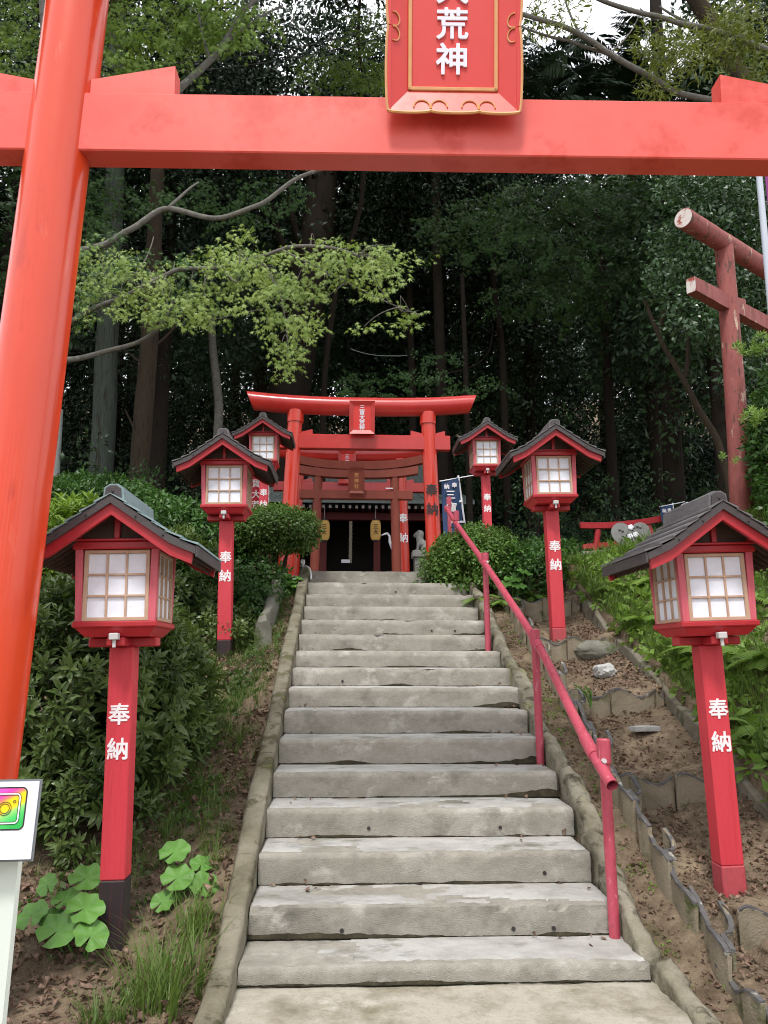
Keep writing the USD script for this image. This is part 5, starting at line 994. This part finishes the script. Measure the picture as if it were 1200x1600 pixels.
# grass
gg = np.random.default_rng(5)
TU = [tuft(k, 13, .34, .008, .06) for k in range(4)]; WE = [cluster(90+k, 14, .07, .045, .022, .6) for k in range(3)]
def tufts(name, label, pts, sc, mat=L_GRASS, protos=TU, cat='grass', kind='stuff'):
    pts = np.array(pts); z = H(pts[:, 0], pts[:, 1]); n = np.tile([0, 0, 1.0], (len(pts), 1))+gg.normal(size=(len(pts), 3))*.14
    p = scatter(name, None, [(m, mat) for m in protos], np.c_[pts, z], frames(n, rng=gg), gg.uniform(*sc, len(pts)), rng=gg, kind=None); return tag(p, label, cat, None, kind)
for k, (x, y, n, s, lab) in enumerate(((-.72, 3.62, 16, 1.0, 'thick tuft of long green grass beside the kerb at the bottom left'), (-.66, 4.0, 7, .8, 'thin yellowing grass tuft against the left kerb'), (-.95, 3.45, 6, .6, 'sparse grass tuft in front of the nearest left lantern'))):
    t = thing('grass_tuft', lab, 'grass tuft', (x, y, zat(x, y)))
    for j in range(n):
        o = tuft(500+k*30+j, 16, .36*s, .0065, .05); dx, dy = gg.normal(0, .085 if n > 8 else .05, 2); o.apply_translation([dx, dy, zat(x+dx, y+dy)-zat(x, y)-.01]); obj('blades', o, L_GRASS, t, False)
pts = [(x, y) for x, y in zip(gg.uniform(2.46, 5.2, 1500), gg.uniform(3.2, 10.5, 1500)) if gg.uniform() < .85]
tufts('bank_grass', 'loose grass and weeds covering the right bank', pts, (.5, 1.05))
pts = [(2.46+abs(gg.normal(0, .10)), y) for y in gg.uniform(5.6, 9.2, 320)]
tufts('wall_grass', 'yellowish grass fringe along the top of the low wall', pts, (.35, .7))
pts = np.c_[2.5+3.0*gg.uniform(0, 1, 2600)**1.4, gg.uniform(3.2, 11.5, 2600)]
tufts('bank_weeds', 'small leafy weeds covering the right bank', pts, (1.0, 2.6), L_FERN, WE, 'weeds')
pts = np.array([(x, y) for x, y in zip(gg.uniform(-2.2, -.68, 1500), gg.uniform(4.2, 9.2, 1500)) if meshkit.fbm(np.array([[x*2.2, y*2.2, 0]]), 3, 8)[0] > .47+.10*(y < 6.2)])
tufts('slope_weeds', 'small leafy weeds on the left slope', pts, (.6, 1.5), L_WEED, WE, 'weeds')
pts = np.c_[gg.uniform(-1.7, -.68, 330), gg.uniform(4.3, 8.6, 330)][:330]
pts = np.r_[pts, np.c_[gg.uniform(-1.25, -.58, 460), gg.uniform(4.3, 8.8, 460)]]
tufts('slope_grass', 'short scattered grass on the left slope', pts, (.22, .5))
pts = np.c_[gg.uniform(-2.6, -.7, 60), gg.uniform(3.0, 4.4, 60)]
tufts('foreground_weeds', 'scattered small weeds on the soil at the lower left', pts, (.4, 1.0), L_WEED, WE, 'weeds')
pts = np.c_[gg.normal(1.50, .07, 110), gg.uniform(3.1, 8.6, 110)]
tufts('gutter_weeds', 'tiny weeds in the gutter right of the stairs', pts, (.25, .6), L_FERN, WE, 'weeds')
# fallen leaves
DL = []
for k in range(6):
    v, f = leaf(.055, .024+.004*(k % 3), .6+.5*(k % 2), .5-.35*(k % 3)); v = v.copy(); v[:, 2] += .008*np.sin(v[:, 1]*80+k); v[:, 0] += .004*np.sin(v[:, 1]*60+k); DL.append(trimesh.Trimesh(v, f, process=False))
def litter(name, label, x0, x1, y0, y1, n, sc, gate=.42, seed=1):
    g = np.random.default_rng(seed); p = np.c_[g.uniform(x0, x1, n*3), g.uniform(y0, y1, n*3)]
    p = p[meshkit.fbm(np.c_[p*2.6, p[:, :1]*0], 3, seed) > gate+g.uniform(-.1, .1, len(p))][:n]; z = H(p[:, 0], p[:, 1])+g.uniform(.004, .022, len(p))
    nn = np.tile([0, 0, 1.0], (len(p), 1))+g.normal(size=(len(p), 3))*.42
    return tag(scatter(name, None, [(m, L_DEAD) for m in DL], np.c_[p, z], frames(nn, rng=g), g.uniform(*sc, len(p)), rng=g, kind=None), label, 'fallen leaves', None, 'stuff')
litter('fallen_leaves', 'brown fallen leaves on the left slope and lower left soil', -2.9, -.57, 2.6, 8.8, 12500, (.35, 1.2), .30, 1)
litter('fallen_leaves', 'brown fallen leaves on the soil terraces at the right', 1.66, 2.40, 3.0, 9.2, 3000, (.25, .95), .36, 2)
litter('fallen_leaves', 'brown fallen leaves in the gutter right of the stairs', 1.38, 1.62, 2.8, 8.8, 620, (.2, .7), .34, 3)
g9 = np.random.default_rng(41); sp9 = []
for k in range(16):
    for j in range(7 if k < 9 else 3):
        u = g9.uniform(); x = SL+.03+.28*u*u if g9.uniform() < .4 else SR-.04-.4*u*u; yb = (RISE_Y[k+1] if k < 15 else 9.5); sp9.append((x, yb-.02-.16*g9.uniform()**2, RISE_Z[k]+.012))
nn = np.tile([0, 0, 1.0], (len(sp9), 1))+g9.normal(size=(len(sp9), 3))*.35
tag(scatter('fallen_leaves', None, [(m, L_DEAD) for m in DL], sp9, frames(nn, rng=g9), g9.uniform(.35, .85, len(sp9)), rng=g9, kind=None), 'a few brown fallen leaves in the corners of the stone steps', 'fallen leaves', None, 'stuff')
def crumbs(name, label, x0, x1, y0, y1, n, seed):
    g = np.random.default_rng(seed); p = np.c_[g.uniform(x0, x1, n), g.uniform(y0, y1, n)]; z = H(p[:, 0], p[:, 1])
    ro = [roughen(trimesh.creation.icosphere(0, .012), .006, 60, k) for k in range(3)]
    return tag(scatter(name, None, [(m, SOIL) for k, m in enumerate(ro)], np.c_[p, z], frames(g.normal(size=(n, 3)), rng=g), g.uniform(.2, 1.3, n)**1.3, rng=g, kind=None), label, 'gravel', None, 'stuff')
crumbs('soil_crumbs', 'small stones and crumbs of soil on the right terraces', 1.40, 2.4, 3.0, 9, 3400, 4)
crumbs('soil_crumbs', 'small stones and crumbs of soil at the lower left', -2.4, -.57, 2.6, 8.5, 2000, 5)

# ------------------------------------------------------------------ trees
def trunk(parent, P, r0, r1, mat, n=14, seed=0, name='trunk', rough=.09):
    return obj(name, tube(spline(P, max(10, int(len(P)*7))), np.linspace(r0, r1, max(10, int(len(P)*7))), n, rough=rough, seed=seed), mat, parent, 60)
def px_spray(ells, n, seed, jit=.5):
    """points in rounded groups of twigs: (px, py, rx, ry, depth)"""
    g = np.random.default_rng(seed); A = np.array([e[2]*e[3] for e in ells], float); k = g.choice(len(ells), n, p=A/A.sum()); out = []
    for i in k:
        cx, cy, rx, ry, d = ells[i]; a, r = g.uniform(0, 2*np.pi), math.sqrt(g.uniform()); out.append(at(cx+rx*r*math.cos(a), cy+ry*r*math.sin(a), d+g.normal(0, jit)))
    return np.array(out)
def spray(parent, ells, n, protos, mat, seed, sc=(.75, 1.2), jit=.45, lean=(0, -.75, .8), var=.35, name='foliage'):
    P = px_spray(ells, n, seed, jit); g = np.random.default_rng(seed+1); N = np.tile(np.array(lean, float), (n, 1))+g.normal(size=(n, 3))*var
    # twigs point downhill of their own plane: +y of the twig hangs outward
    N /= np.linalg.norm(N, axis=1, keepdims=True); dn = np.tile([0, 0, -1.0], (n, 1))+g.normal(size=(n, 3))*[1.0, .5, .3]; y = dn-N*(dn*N).sum(1, keepdims=True); y /= np.linalg.norm(y, axis=1, keepdims=True)
    return scatter(name, parent, [(m, mat) for m in protos], P, np.stack([np.cross(y, N), y, N], 2), g.uniform(*sc, n), rng=g)
mt = thing('maple_tree', 'maple with pale sunlit green sprays reaching out from behind the big gate pillar', 'tree')
tb = at(60, 640, 9.8); trunk(mt, [(tb[0], 9.8, zat(tb[0], 9.8)-.2), at(52, 500, 9.8), at(70, 380, 9.8), at(85, 250, 9.9), at(75, 40, 10.2), at(60, -150, 10.4)], .17, .09, BARK_PALE, 16, 3)
for k, (pts, r) in enumerate((([(75, 400, 9.8), (158, 384, 9.6), (205, 358, 9.5), (262, 326, 9.5), (340, 341, 9.4), (400, 322, 9.3), (468, 277, 9.3), (540, 255, 9.3)], .046), ([(52, 560, 9.8), (110, 562, 9.6), (170, 548, 9.5), (215, 535, 9.4), (248, 512, 9.3), (264, 485, 9.2), (270, 470, 9.2)], .042), ([(90, 520, 9.7), (140, 485, 9.4), (190, 465, 9.2), (240, 440, 9.0), (285, 420, 8.9), (340, 418, 8.8), (410, 400, 8.6), (460, 385, 8.5), (560, 400, 8.4)], .034), ([(262, 326, 9.5), (290, 300, 9.6), (310, 285, 9.8)], .022), ([(350, 420, 8.8), (372, 440, 8.6), (375, 390, 8.5)], .012), ([(440, 390, 8.5), (520, 430, 8.4), (600, 470, 8.3), (655, 492, 8.2)], .012), ([(410, 410, 8.6), (440, 470, 8.4), (450, 560, 8.2)], .011), ([(85, 250, 9.9), (150, 240, 10), (290, 130, 10.6), (345, 75, 10.8), (375, 25, 11), (420, -15, 11)], .075), ([(330, 95, 10.8), (318, 60, 10.8), (310, 20, 10.8)], .025), ([(350, 68, 10.8), (395, 35, 11), (440, 10, 11)], .03), ([(200, 440, 9.2), (230, 400, 9.3), (240, 370, 9.4)], .012))):
    trunk(mt, [at(*p) for p in pts], r, r*.5, BARK_PALE, 9, k, 'branch', .06)
MB = [(200, 425, 80, 34, 9.0), (235, 470, 85, 28, 9.1), (160, 400, 45, 25, 9.2), (140, 470, 26, 30, 9.3), (300, 470, 55, 28, 8.9), (350, 420, 60, 34, 8.7), (372, 375, 28, 26, 8.6), (330, 490, 35, 22, 8.8), (430, 420, 60, 34, 8.5), (420, 455, 45, 30, 8.5), (500, 395, 70, 22, 8.5), (540, 385, 40, 18, 8.4), (470, 450, 55, 30, 8.4), (560, 420, 60, 24, 8.3), (610, 405, 40, 24, 8.3), (632, 385, 18, 16, 8.2), (590, 450, 50, 18, 8.3), (455, 500, 48, 22, 8.3), (450, 535, 30, 22, 8.2), (443, 568, 14, 22, 8.2), (470, 520, 30, 14, 8.2), (600, 508, 38, 9, 8.2), (640, 490, 28, 8, 8.2), (668, 498, 14, 6, 8.2), (260, 405, 30, 14, 9.2)]
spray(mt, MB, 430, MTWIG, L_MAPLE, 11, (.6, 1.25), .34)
tw_p = px_spray(MB, 430, 11, .34)[::5]; tw_b = np.vstack([spline([at(*p) for p in pts], 60) for pts in ([(90, 520, 9.7), (140, 485, 9.4), (190, 465, 9.2), (240, 440, 9.0), (285, 420, 8.9), (340, 418, 8.8), (410, 400, 8.6), (460, 385, 8.5), (560, 400, 8.4)], [(440, 390, 8.5), (520, 430, 8.4), (600, 470, 8.3), (655, 492, 8.2)], [(410, 410, 8.6), (440, 470, 8.4), (450, 560, 8.2)])])
tws = []
for p in tw_p:
    d = np.linalg.norm(tw_b-p, axis=1)+.6*np.maximum(0, p[2]-tw_b[:, 2]); b = tw_b[np.argmin(d)]; mid = b*.5+p*.5+RNG.normal(0, .05, 3)+[0, 0, .05]; tws.append(tube(spline([b, mid, p], 7), np.linspace(.007, .002, 7), 5))
obj('twigs', cat_(tws), BARK_PALE, mt, True, kind='stuff')
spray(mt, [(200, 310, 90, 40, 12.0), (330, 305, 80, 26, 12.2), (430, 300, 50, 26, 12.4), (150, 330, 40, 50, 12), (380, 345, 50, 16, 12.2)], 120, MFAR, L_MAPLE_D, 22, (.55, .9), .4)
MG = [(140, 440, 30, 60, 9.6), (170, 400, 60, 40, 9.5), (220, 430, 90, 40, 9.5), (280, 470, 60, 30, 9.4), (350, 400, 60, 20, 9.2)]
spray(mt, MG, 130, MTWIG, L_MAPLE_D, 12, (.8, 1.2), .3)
TL = [(250, 30, 100, 40, 11.2), (340, 25, 60, 34, 11.2), (205, 95, 40, 30, 11.5), (250, 112, 60, 16, 11.2), (360, 60, 40, 18, 11), (180, 50, 30, 50, 11.5), (420, 30, 20, 14, 11), (300, 70, 60, 20, 11.4), (25, 60, 45, 90, 11.5), (20, 180, 30, 60, 11.5)]
spray(mt, TL, 560, MTWIG, L_MAPLE_G, 13, (.9, 1.5), .6)
m2 = thing('slender_maple', 'slender light green tree rising behind the great beam left of the plaque', 'tree')
trunk(m2, [(at(505, 640, 19)[0], 19.3, LAND-.2), at(505, 640, 18.8), at(525, 450, 18), at(565, 310, 17), at(572, 160, 16.5), at(560, 60, 16.5), at(570, -60, 16.5)], .10, .03, BARK_DARK, 8, 5)
for pts in ([(574, 170, 16.5), (598, 120, 16.3), (604, 60, 16)], [(573, 140, 16.5), (540, 110, 16.2), (500, 95, 16)]): trunk(m2, [at(*p) for p in pts], .015, .008, BARK_DARK, 6, 1, 'branch')
spray(m2, [(560, 95, 50, 50, 16), (510, 105, 42, 26, 15.8), (585, 40, 40, 35, 16), (550, 135, 60, 14, 16), (480, 120, 20, 14, 16), (600, 110, 15, 40, 16)], 150, MFAR, L_MAPLE_G, 15, (.6, .95), .35)
m3_ = thing('shaded_maple', 'dark green maple spreading in the shade right of the centre', 'tree')
trunk(m3_, [(at(955, 740, 20)[0], 20, 2.5), at(950, 600, 20), at(940, 400, 20), at(925, 250, 19.6)], .17, .07, BARK_DARK, 12, 6)
for pts in ([(938, 390, 19.9), (860, 330, 18.6), (800, 300, 17.8)], [(942, 430, 20), (1000, 380, 19), (1050, 330, 18)]): trunk(m3_, [at(*p) for p in pts], .05, .02, BARK_DARK, 7, 2, 'branch')
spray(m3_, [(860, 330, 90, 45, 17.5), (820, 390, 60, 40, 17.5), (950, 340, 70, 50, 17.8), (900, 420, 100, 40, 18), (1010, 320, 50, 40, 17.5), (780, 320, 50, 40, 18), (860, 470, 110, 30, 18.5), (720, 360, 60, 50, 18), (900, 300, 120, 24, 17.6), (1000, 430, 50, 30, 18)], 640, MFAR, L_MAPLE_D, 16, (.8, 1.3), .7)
m4 = thing('small_maple', 'faint dark maple branches above the right half of the second gate', 'tree')
trunk(m4, [(at(735, 800, 17)[0], 17, 2.3), at(728, 600, 17), at(722, 430, 17)], .085, .05, BARK_DARK, 9, 7)
spray(m4, [(560, 600, 40, 22, 15.5), (640, 590, 60, 14, 15.5), (600, 625, 40, 10, 15.5), (740, 600, 50, 16, 15.5), (690, 560, 40, 14, 16)], 90, MFAR, L_MAPLE_D, 17, (.5, .85), .3)
ol = thing('lichen_branch_tree', 'tree with pale lichen branches crossing the sky gap at the top right', 'tree')
tb = at(1235, 150, 10); trunk(ol, [(tb[0]+.5, 10.3, zat(tb[0]+.5, 10.3)-.2), (tb[0]+.45, 10.2, 5), tb+[.35, .1, 0], at(1290, -150, 10)], .19, .10, BARK_PALE, 14, 8)
for k, (pts, r) in enumerate((([(1290, 300, 10), (1180, 205, 9.6), (1116, 158, 9.5), (1060, 146, 9.4), (1020, 122, 9.3), (962, 90, 9.2), (920, 62, 9.1), (870, 38, 9.0), (815, 22, 9)], .055), ([(965, 92, 9.2), (930, 78, 9.2), (880, 62, 9.1), (815, 42, 9.1)], .026), ([(1290, 110, 10), (1200, 78, 9.6), (1130, 52, 9.5), (1080, 40, 9.4), (1020, 24, 9.4), (960, 8, 9.3), (900, -20, 9.2)], .05), ([(1110, 48, 9.5), (1060, 28, 9.5), (1030, 10, 9.5)], .025), ([(905, 50, 9.1), (890, 20, 9.1), (880, -10, 9.1)], .018), ([(952, 82, 9.2), (985, 50, 9.4), (1000, 20, 9.5)], .012))):
    trunk(ol, [at(*p) for p in pts], r, r*.55, BARK_PALE, 9, 20+k, 'branch', .06)
spray(ol, [(1040, 70, 45, 24, 9.4), (1080, 88, 40, 18, 9.4), (1120, 60, 40, 30, 9.6), (1160, 45, 40, 40, 9.6), (1030, 130, 20, 16, 9.4), (860, 25, 40, 18, 9), (1185, 110, 30, 30, 9.7)], 130, OLIVE, L_OLIVE, 18, (.7, 1.1), .25, (0, -.5, .7), .5)
cm = thing('camellia_tree', 'glossy broadleaved evergreen behind the old log gate', 'tree')
tb = at(1085, 600, 11.5); trunk(cm, [(tb[0]+.5, 11.5, zat(tb[0]+.5, 11.5)-.2), at(1122, 692, 11.5), at(1095, 645, 11.5), at(1066, 590, 11.5), at(1030, 525, 11.5), at(1008, 470, 11.6)], .07, .03, BARK_BROWN, 10, 9)
for pts in ([(1070, 590, 11.5), (1075, 530, 11.4), (1060, 470, 11.3)], [(1030, 520, 11.5), (1060, 420, 11.3), (1100, 350, 11.2)]): trunk(cm, [at(*p) for p in pts], .04, .02, BARK_BROWN, 7, 3, 'branch')
spray(cm, [(1060, 430, 45, 40, 11.2), (1100, 380, 45, 60, 11.3), (1070, 490, 45, 26, 11.2), (1120, 480, 50, 50, 11.5), (1160, 380, 50, 80, 11.6), (1170, 540, 40, 50, 11.6), (1050, 380, 30, 26, 11.2), (1110, 300, 80, 40, 11.6), (1180, 300, 60, 60, 11.8)], 430, BROAD, L_CAMEL, 19, (.65, 1.05), .5, (-.2, -.6, .7), .5)
sp_ = thing('overhanging_sapling', 'feathery light green sapling leaves in front of the old log gate', 'sapling')
trunk(sp_, [(at(1230, 560, 7.6)[0], 7.6, zat(4.6, 7.6)-.1), at(1215, 640, 7.6), at(1195, 540, 7.6)], .014, .006, BARK_BROWN, 6, 1)
spray(sp_, [(1175, 548, 30, 10, 7.6), (1195, 530, 14, 8, 7.6), (1150, 545, 14, 5, 7.6), (1180, 655, 24, 12, 7.5), (1140, 715, 14, 12, 7.6)], 60, [sprig(200, 12, .07, .02, .04)], L_FERN, 20, (.8, 1.2), .05)
# big trunks that can be told apart
def big(name, label, pts, r0, r1, mat, seed, br=()):
    t = thing(name, label, 'tree'); P = [at(*p) for p in pts]; b = P[0].copy(); b[2] = zat(b[0], b[1])-.3; trunk(t, [b]+P, r0, r1, mat, 18, seed)
    for bp, r in br: trunk(t, [at(*p) for p in bp], r, r*.4, mat, 8, seed+1, 'branch')
    return t
def crown(t, c, r, n, protos, mat, seed, sc=(.8, 1.3), gate=.40, lo=.35):
    p, d = ell_points(c, r, n, seed, lo, 1.05, gate); g = np.random.default_rng(seed)
    scatter('crown', t, [(m, mat) for m in protos], p, frames(np.tile([0, 0, 1.0], (len(p), 1))+g.normal(size=(len(p), 3))*.35+d*.3, rng=g), g.uniform(*sc, len(p)), rng=g)
b1 = big('cedar_tree', 'greenish mossy cedar trunk behind the hedge at the left', [(161, 690, 15.2), (166, 560, 15.2), (172, 450, 15.2), (180, 250, 15.3), (185, 0, 15.5)], .25, .16, BARK_MOSS, 31, [([(170, 520, 15.2), (150, 480, 15), (135, 440, 15)], .05)])
crown(b1, at(150, 120, 16.5), (2.2, 1.5, 3.2), 90, FAR, L_FOREST2, 201)
b2 = big('brown_tree', 'brown trunk with a low side branch behind the hedge at the left', [(220, 700, 15.0), (228, 600, 15.0), (236, 500, 15.0), (240, 400, 15.1), (250, 200, 15.5)], .21, .13, BARK_BROWN, 32, [([(228, 575, 15), (205, 555, 14.8), (190, 545, 14.7)], .03), ([(236, 545, 15), (265, 520, 14.9), (300, 470, 14.8)], .03), ([(219, 700, 14.9), (205, 660, 14.8), (195, 640, 14.7)], .03)])
crown(b2, at(300, 180, 17), (2.4, 1.6, 3.0), 90, FAR, L_FOREST, 202)
b3 = big('pale_stump_tree', 'short pale trunk half hidden left of the second gate', [(342, 640, 18.5), (339, 600, 18.5), (334, 560, 18.5), (330, 480, 18.6)], .13, .09, BARK_PALE, 33)
b4 = big('huge_dark_tree', 'huge dark trunk rising behind the left end of the second gate', [(450, 640, 20), (462, 560, 20), (480, 450, 20), (500, 330, 20), (510, 150, 20.5)], .62, .40, BARK_DARK, 34, [([(478, 450, 20), (440, 380, 19.8), (420, 300, 19.8)], .16), ([(485, 420, 20), (455, 330, 19.6), (450, 250, 19.6)], .13)])
crown(b4, at(450, 170, 20.5), (3.6, 2.2, 4.4), 260, FAR, L_FOREST, 203)
b5 = big('straight_dark_tree', 'straight dark trunk above the right half of the second gate', [(690, 640, 19), (686, 500, 19), (683, 400, 19), (678, 200, 19.4)], .16, .11, BARK_DARK, 35, [([(688, 585, 19), (740, 572, 18.6), (765, 545, 18.4), (770, 505, 18.4)], .03)])
crown(b5, at(680, 260, 19.5), (2.2, 1.8, 3.0), 150, FAR, L_FOREST, 204)
b6 = big('thin_dark_tree', 'thin dark trunk above the middle of the second gate', [(645, 640, 20.5), (641, 500, 20.5), (640, 380, 20.5), (640, 200, 21)], .11, .08, BARK_DARK, 36)
crown(b6, at(620, 200, 21), (2.4, 1.8, 3.6), 150, FAR, L_FOREST2, 205)
b8 = big('thin_right_tree', 'dark trunk between the two farther right lanterns', [(790, 690, 21), (785, 560, 21), (770, 420, 21), (765, 250, 21.5)], .12, .08, BARK_DARK, 38)
crown(b8, at(770, 200, 21.5), (2.6, 2, 3.4), 170, FAR, L_FOREST, 207)
b9 = big('tall_cedar', 'tall dark cedar trunk in the sky gap at the top right', [(1050, 700, 17), (1045, 400, 17), (1030, 100, 17), (1020, -60, 17)], .24, .13, BARK_DARK, 39)
CD = [(880, 120, 60, 45, 15), (940, 130, 60, 30, 15), (1000, 110, 50, 36, 15.5), (900, 60, 40, 16, 15.5), (1080, 130, 60, 26, 15.5), (1150, 110, 50, 40, 16), (830, 110, 14, 50, 15), (850, 190, 40, 50, 16), (1000, 40, 16, 20, 16), (1170, 20, 30, 30, 16)]
spray(b9, CD, 330, CEDAR, L_CEDAR, 21, (.6, 1.1), .6, (0, -.3, .9), .3, 'crown')
# the forest behind: each tree with a trunk and a crown
fg = np.random.default_rng(77); done = []
def forest_tree(x, y, h, r, mat, n, group, label, thin=.40, protos=FAR, low=.34, bark=BARK_DARK, into=None):
    t = into or thing('forest_tree', label, 'tree', group=group); z = 0 if into else zat(x, y); k = fg.integers(1e6); lx, ly = fg.normal(0, .35, 2)
    trunk(t, [(x, y, z-.3), (x+lx*.4, y+ly*.4, z+h*.4), (x+lx, y+ly, z+h*.92)], .09+.011*h, .05, bark, 9, int(k))
    for b in range(3):
        a = fg.uniform(0, 6.28); zb = z+h*fg.uniform(.28, .55); trunk(t, [(x+lx*.5, y+ly*.5, zb), (x+lx*.5+r*.5*math.cos(a), y+r*.5*math.sin(a), zb+.5), (x+lx*.5+r*.9*math.cos(a), y+r*.9*math.sin(a), zb+.9)], .035, .012, bark, 6, int(k)+b, 'branch')
    crown(t, (x+lx*.7, y+ly*.7, z+h*(low+1)/2), (r, r, h*(1-low)/2), n, protos, mat, int(k) % 5000, (.9, 1.5), thin, .25)
first = [(-7.2, 15.5, 15, 2.3, 2, 190), (-10, 14, 15, 2.6, 0, 170), (-4.6, 18.5, 17, 2.4, 0, 230), (-2.6, 22.5, 18, 2.5, 2, 220), (.4, 24, 19, 2.6, 0, 250), (2.9, 22.6, 18, 2.5, 0, 230), (5.6, 24, 16, 2.6, 2, 200), (8.3, 20.5, 13.5, 2.4, 2, 200), (9.2, 15.6, 14, 2.2, 2, 200), (11.5, 17.5, 15, 2.6, 0, 190), (7.4, 15.0, 9, 1.5, 2, 90), (-8.4, 19.5, 17, 2.6, 0, 230), (12.5, 23, 17, 2.8, 2, 200), (-12.5, 18, 16, 2.6, 2, 170)]
lbl = ['left edge bushy evergreen behind the gate pillar', 'farthest left dark evergreen beyond the picture edge', 'tall dense evergreen between the mossy cedar and the huge dark trunk', 'mid green evergreen above the left end of the second gate', 'tall dark evergreen above the plaque of the second gate', 'dark evergreen right of the straight dark trunk', 'mid green evergreen above the middle right lantern', 'mid green evergreen left of the old log gate', 'mid green evergreen behind the old log gate at the right edge', 'dark evergreen beyond the right edge', 'small evergreen above the heart-shaped board', 'dense evergreen behind the grey post at the left', 'mid green evergreen far right behind the camellia', 'mid green evergreen far left behind the gate pillar']
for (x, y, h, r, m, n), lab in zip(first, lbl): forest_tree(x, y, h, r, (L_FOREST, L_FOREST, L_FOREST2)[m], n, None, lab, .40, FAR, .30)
DEEP = []
for k in range(4):
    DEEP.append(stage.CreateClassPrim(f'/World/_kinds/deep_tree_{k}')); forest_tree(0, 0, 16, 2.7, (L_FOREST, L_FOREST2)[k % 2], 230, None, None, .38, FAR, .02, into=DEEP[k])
for row, (y0, nx, h) in enumerate(((26.5, 9, 15), (32, 10, 17), (39, 11, 18))):
    for k in range(nx):
        u = (k+.5)/nx*2-1; x = u*(y0*.52+3)+fg.normal(0, .6); y = y0+fg.normal(0, 1.0)
        copy_thing(DEEP[int(fg.integers(4))], 'forest_tree', 'dark tree deep in the shaded forest behind the shrine', 'tree', (x, y, zat(x, y)), (0, 0, float(fg.uniform(0, 360))), 'dark trees deep in the forest', h/16*fg.uniform(.88, 1.12))
# tall trees added beside the court, their unseen crowns shading it from above
for x, y, cx_, cy_, cz_, r_, lab in ((-6.6, 10.8, -3.6, 10.4, 15.2, 3.2, 'tall tree added left of the court, its high unseen crown shading it'), (8.2, 12.0, 3.2, 11.4, 17.5, 3.0, 'tall tree added right of the court, its high unseen crown shading it'), (-8.5, 13.0, -.6, 13.0, 17.5, 3.4, 'tall tree added behind the hedge, leaning over to shade the gates')):
    t = thing('added_shade_tree', lab, 'tree'); trunk(t, [(x, y, zat(x, y)-.3), (x*1.02, y, 7), (x*.7+cx_*.3, y*.7+cy_*.3, 11), (cx_, cy_, cz_)], .24, .09, BARK_BROWN, 12, 5)
    crown(t, (cx_, cy_, cz_), (r_, r_*.95, 1.7), 300, FAR, L_FOREST2, 900+int(x*7), (1.0, 1.6), .30, .1)
# undergrowth
ug = np.random.default_rng(9)
def under(name, label, n, xr, yr, hz, mat, protos, sc, seed):
    g = np.random.default_rng(seed); x, y = g.uniform(*xr, n), g.uniform(*yr, n); ok = ~(((np.abs(x) < 3.0) & (y < 22.5)) | ((x > 3.3) & (x < 6.3) & (y < 15.6))); x, y = x[ok], y[ok]; z = H(x, y)+g.uniform(.05, hz, len(x))*g.uniform(size=len(x))
    return tag(scatter(name, None, [(m, mat) for m in protos], np.c_[x, y, z], frames(np.tile([0, 0, 1.0], (len(x), 1))+g.normal(size=(len(x), 3))*.5, rng=g), g.uniform(*sc, len(x)), rng=g, kind=None), label, 'undergrowth', None, 'stuff')
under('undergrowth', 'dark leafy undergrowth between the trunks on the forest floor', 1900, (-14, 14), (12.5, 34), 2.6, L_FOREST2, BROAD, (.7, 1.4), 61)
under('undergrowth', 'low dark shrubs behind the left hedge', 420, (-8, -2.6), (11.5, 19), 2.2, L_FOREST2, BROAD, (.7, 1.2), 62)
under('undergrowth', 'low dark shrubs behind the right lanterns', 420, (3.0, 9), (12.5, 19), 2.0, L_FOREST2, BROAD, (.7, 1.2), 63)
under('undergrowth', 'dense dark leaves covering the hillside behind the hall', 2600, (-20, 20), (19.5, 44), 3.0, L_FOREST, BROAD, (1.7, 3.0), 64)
# unseen trees added behind the viewer to darken paint reflections and front skylight
for k, (x, y) in enumerate(((-21, -20), (-15, -22), (-9.5, -21), (-4, -23), (2, -22), (8, -21), (13.5, -23), (20, -20))):
    copy_thing(DEEP[k % 4], 'added_rear_tree', 'added tree in the unseen row behind the viewer', 'tree', (x, y, -.1), (0, 0, 70*k), 'added trees in the unseen row behind the viewer', .62)
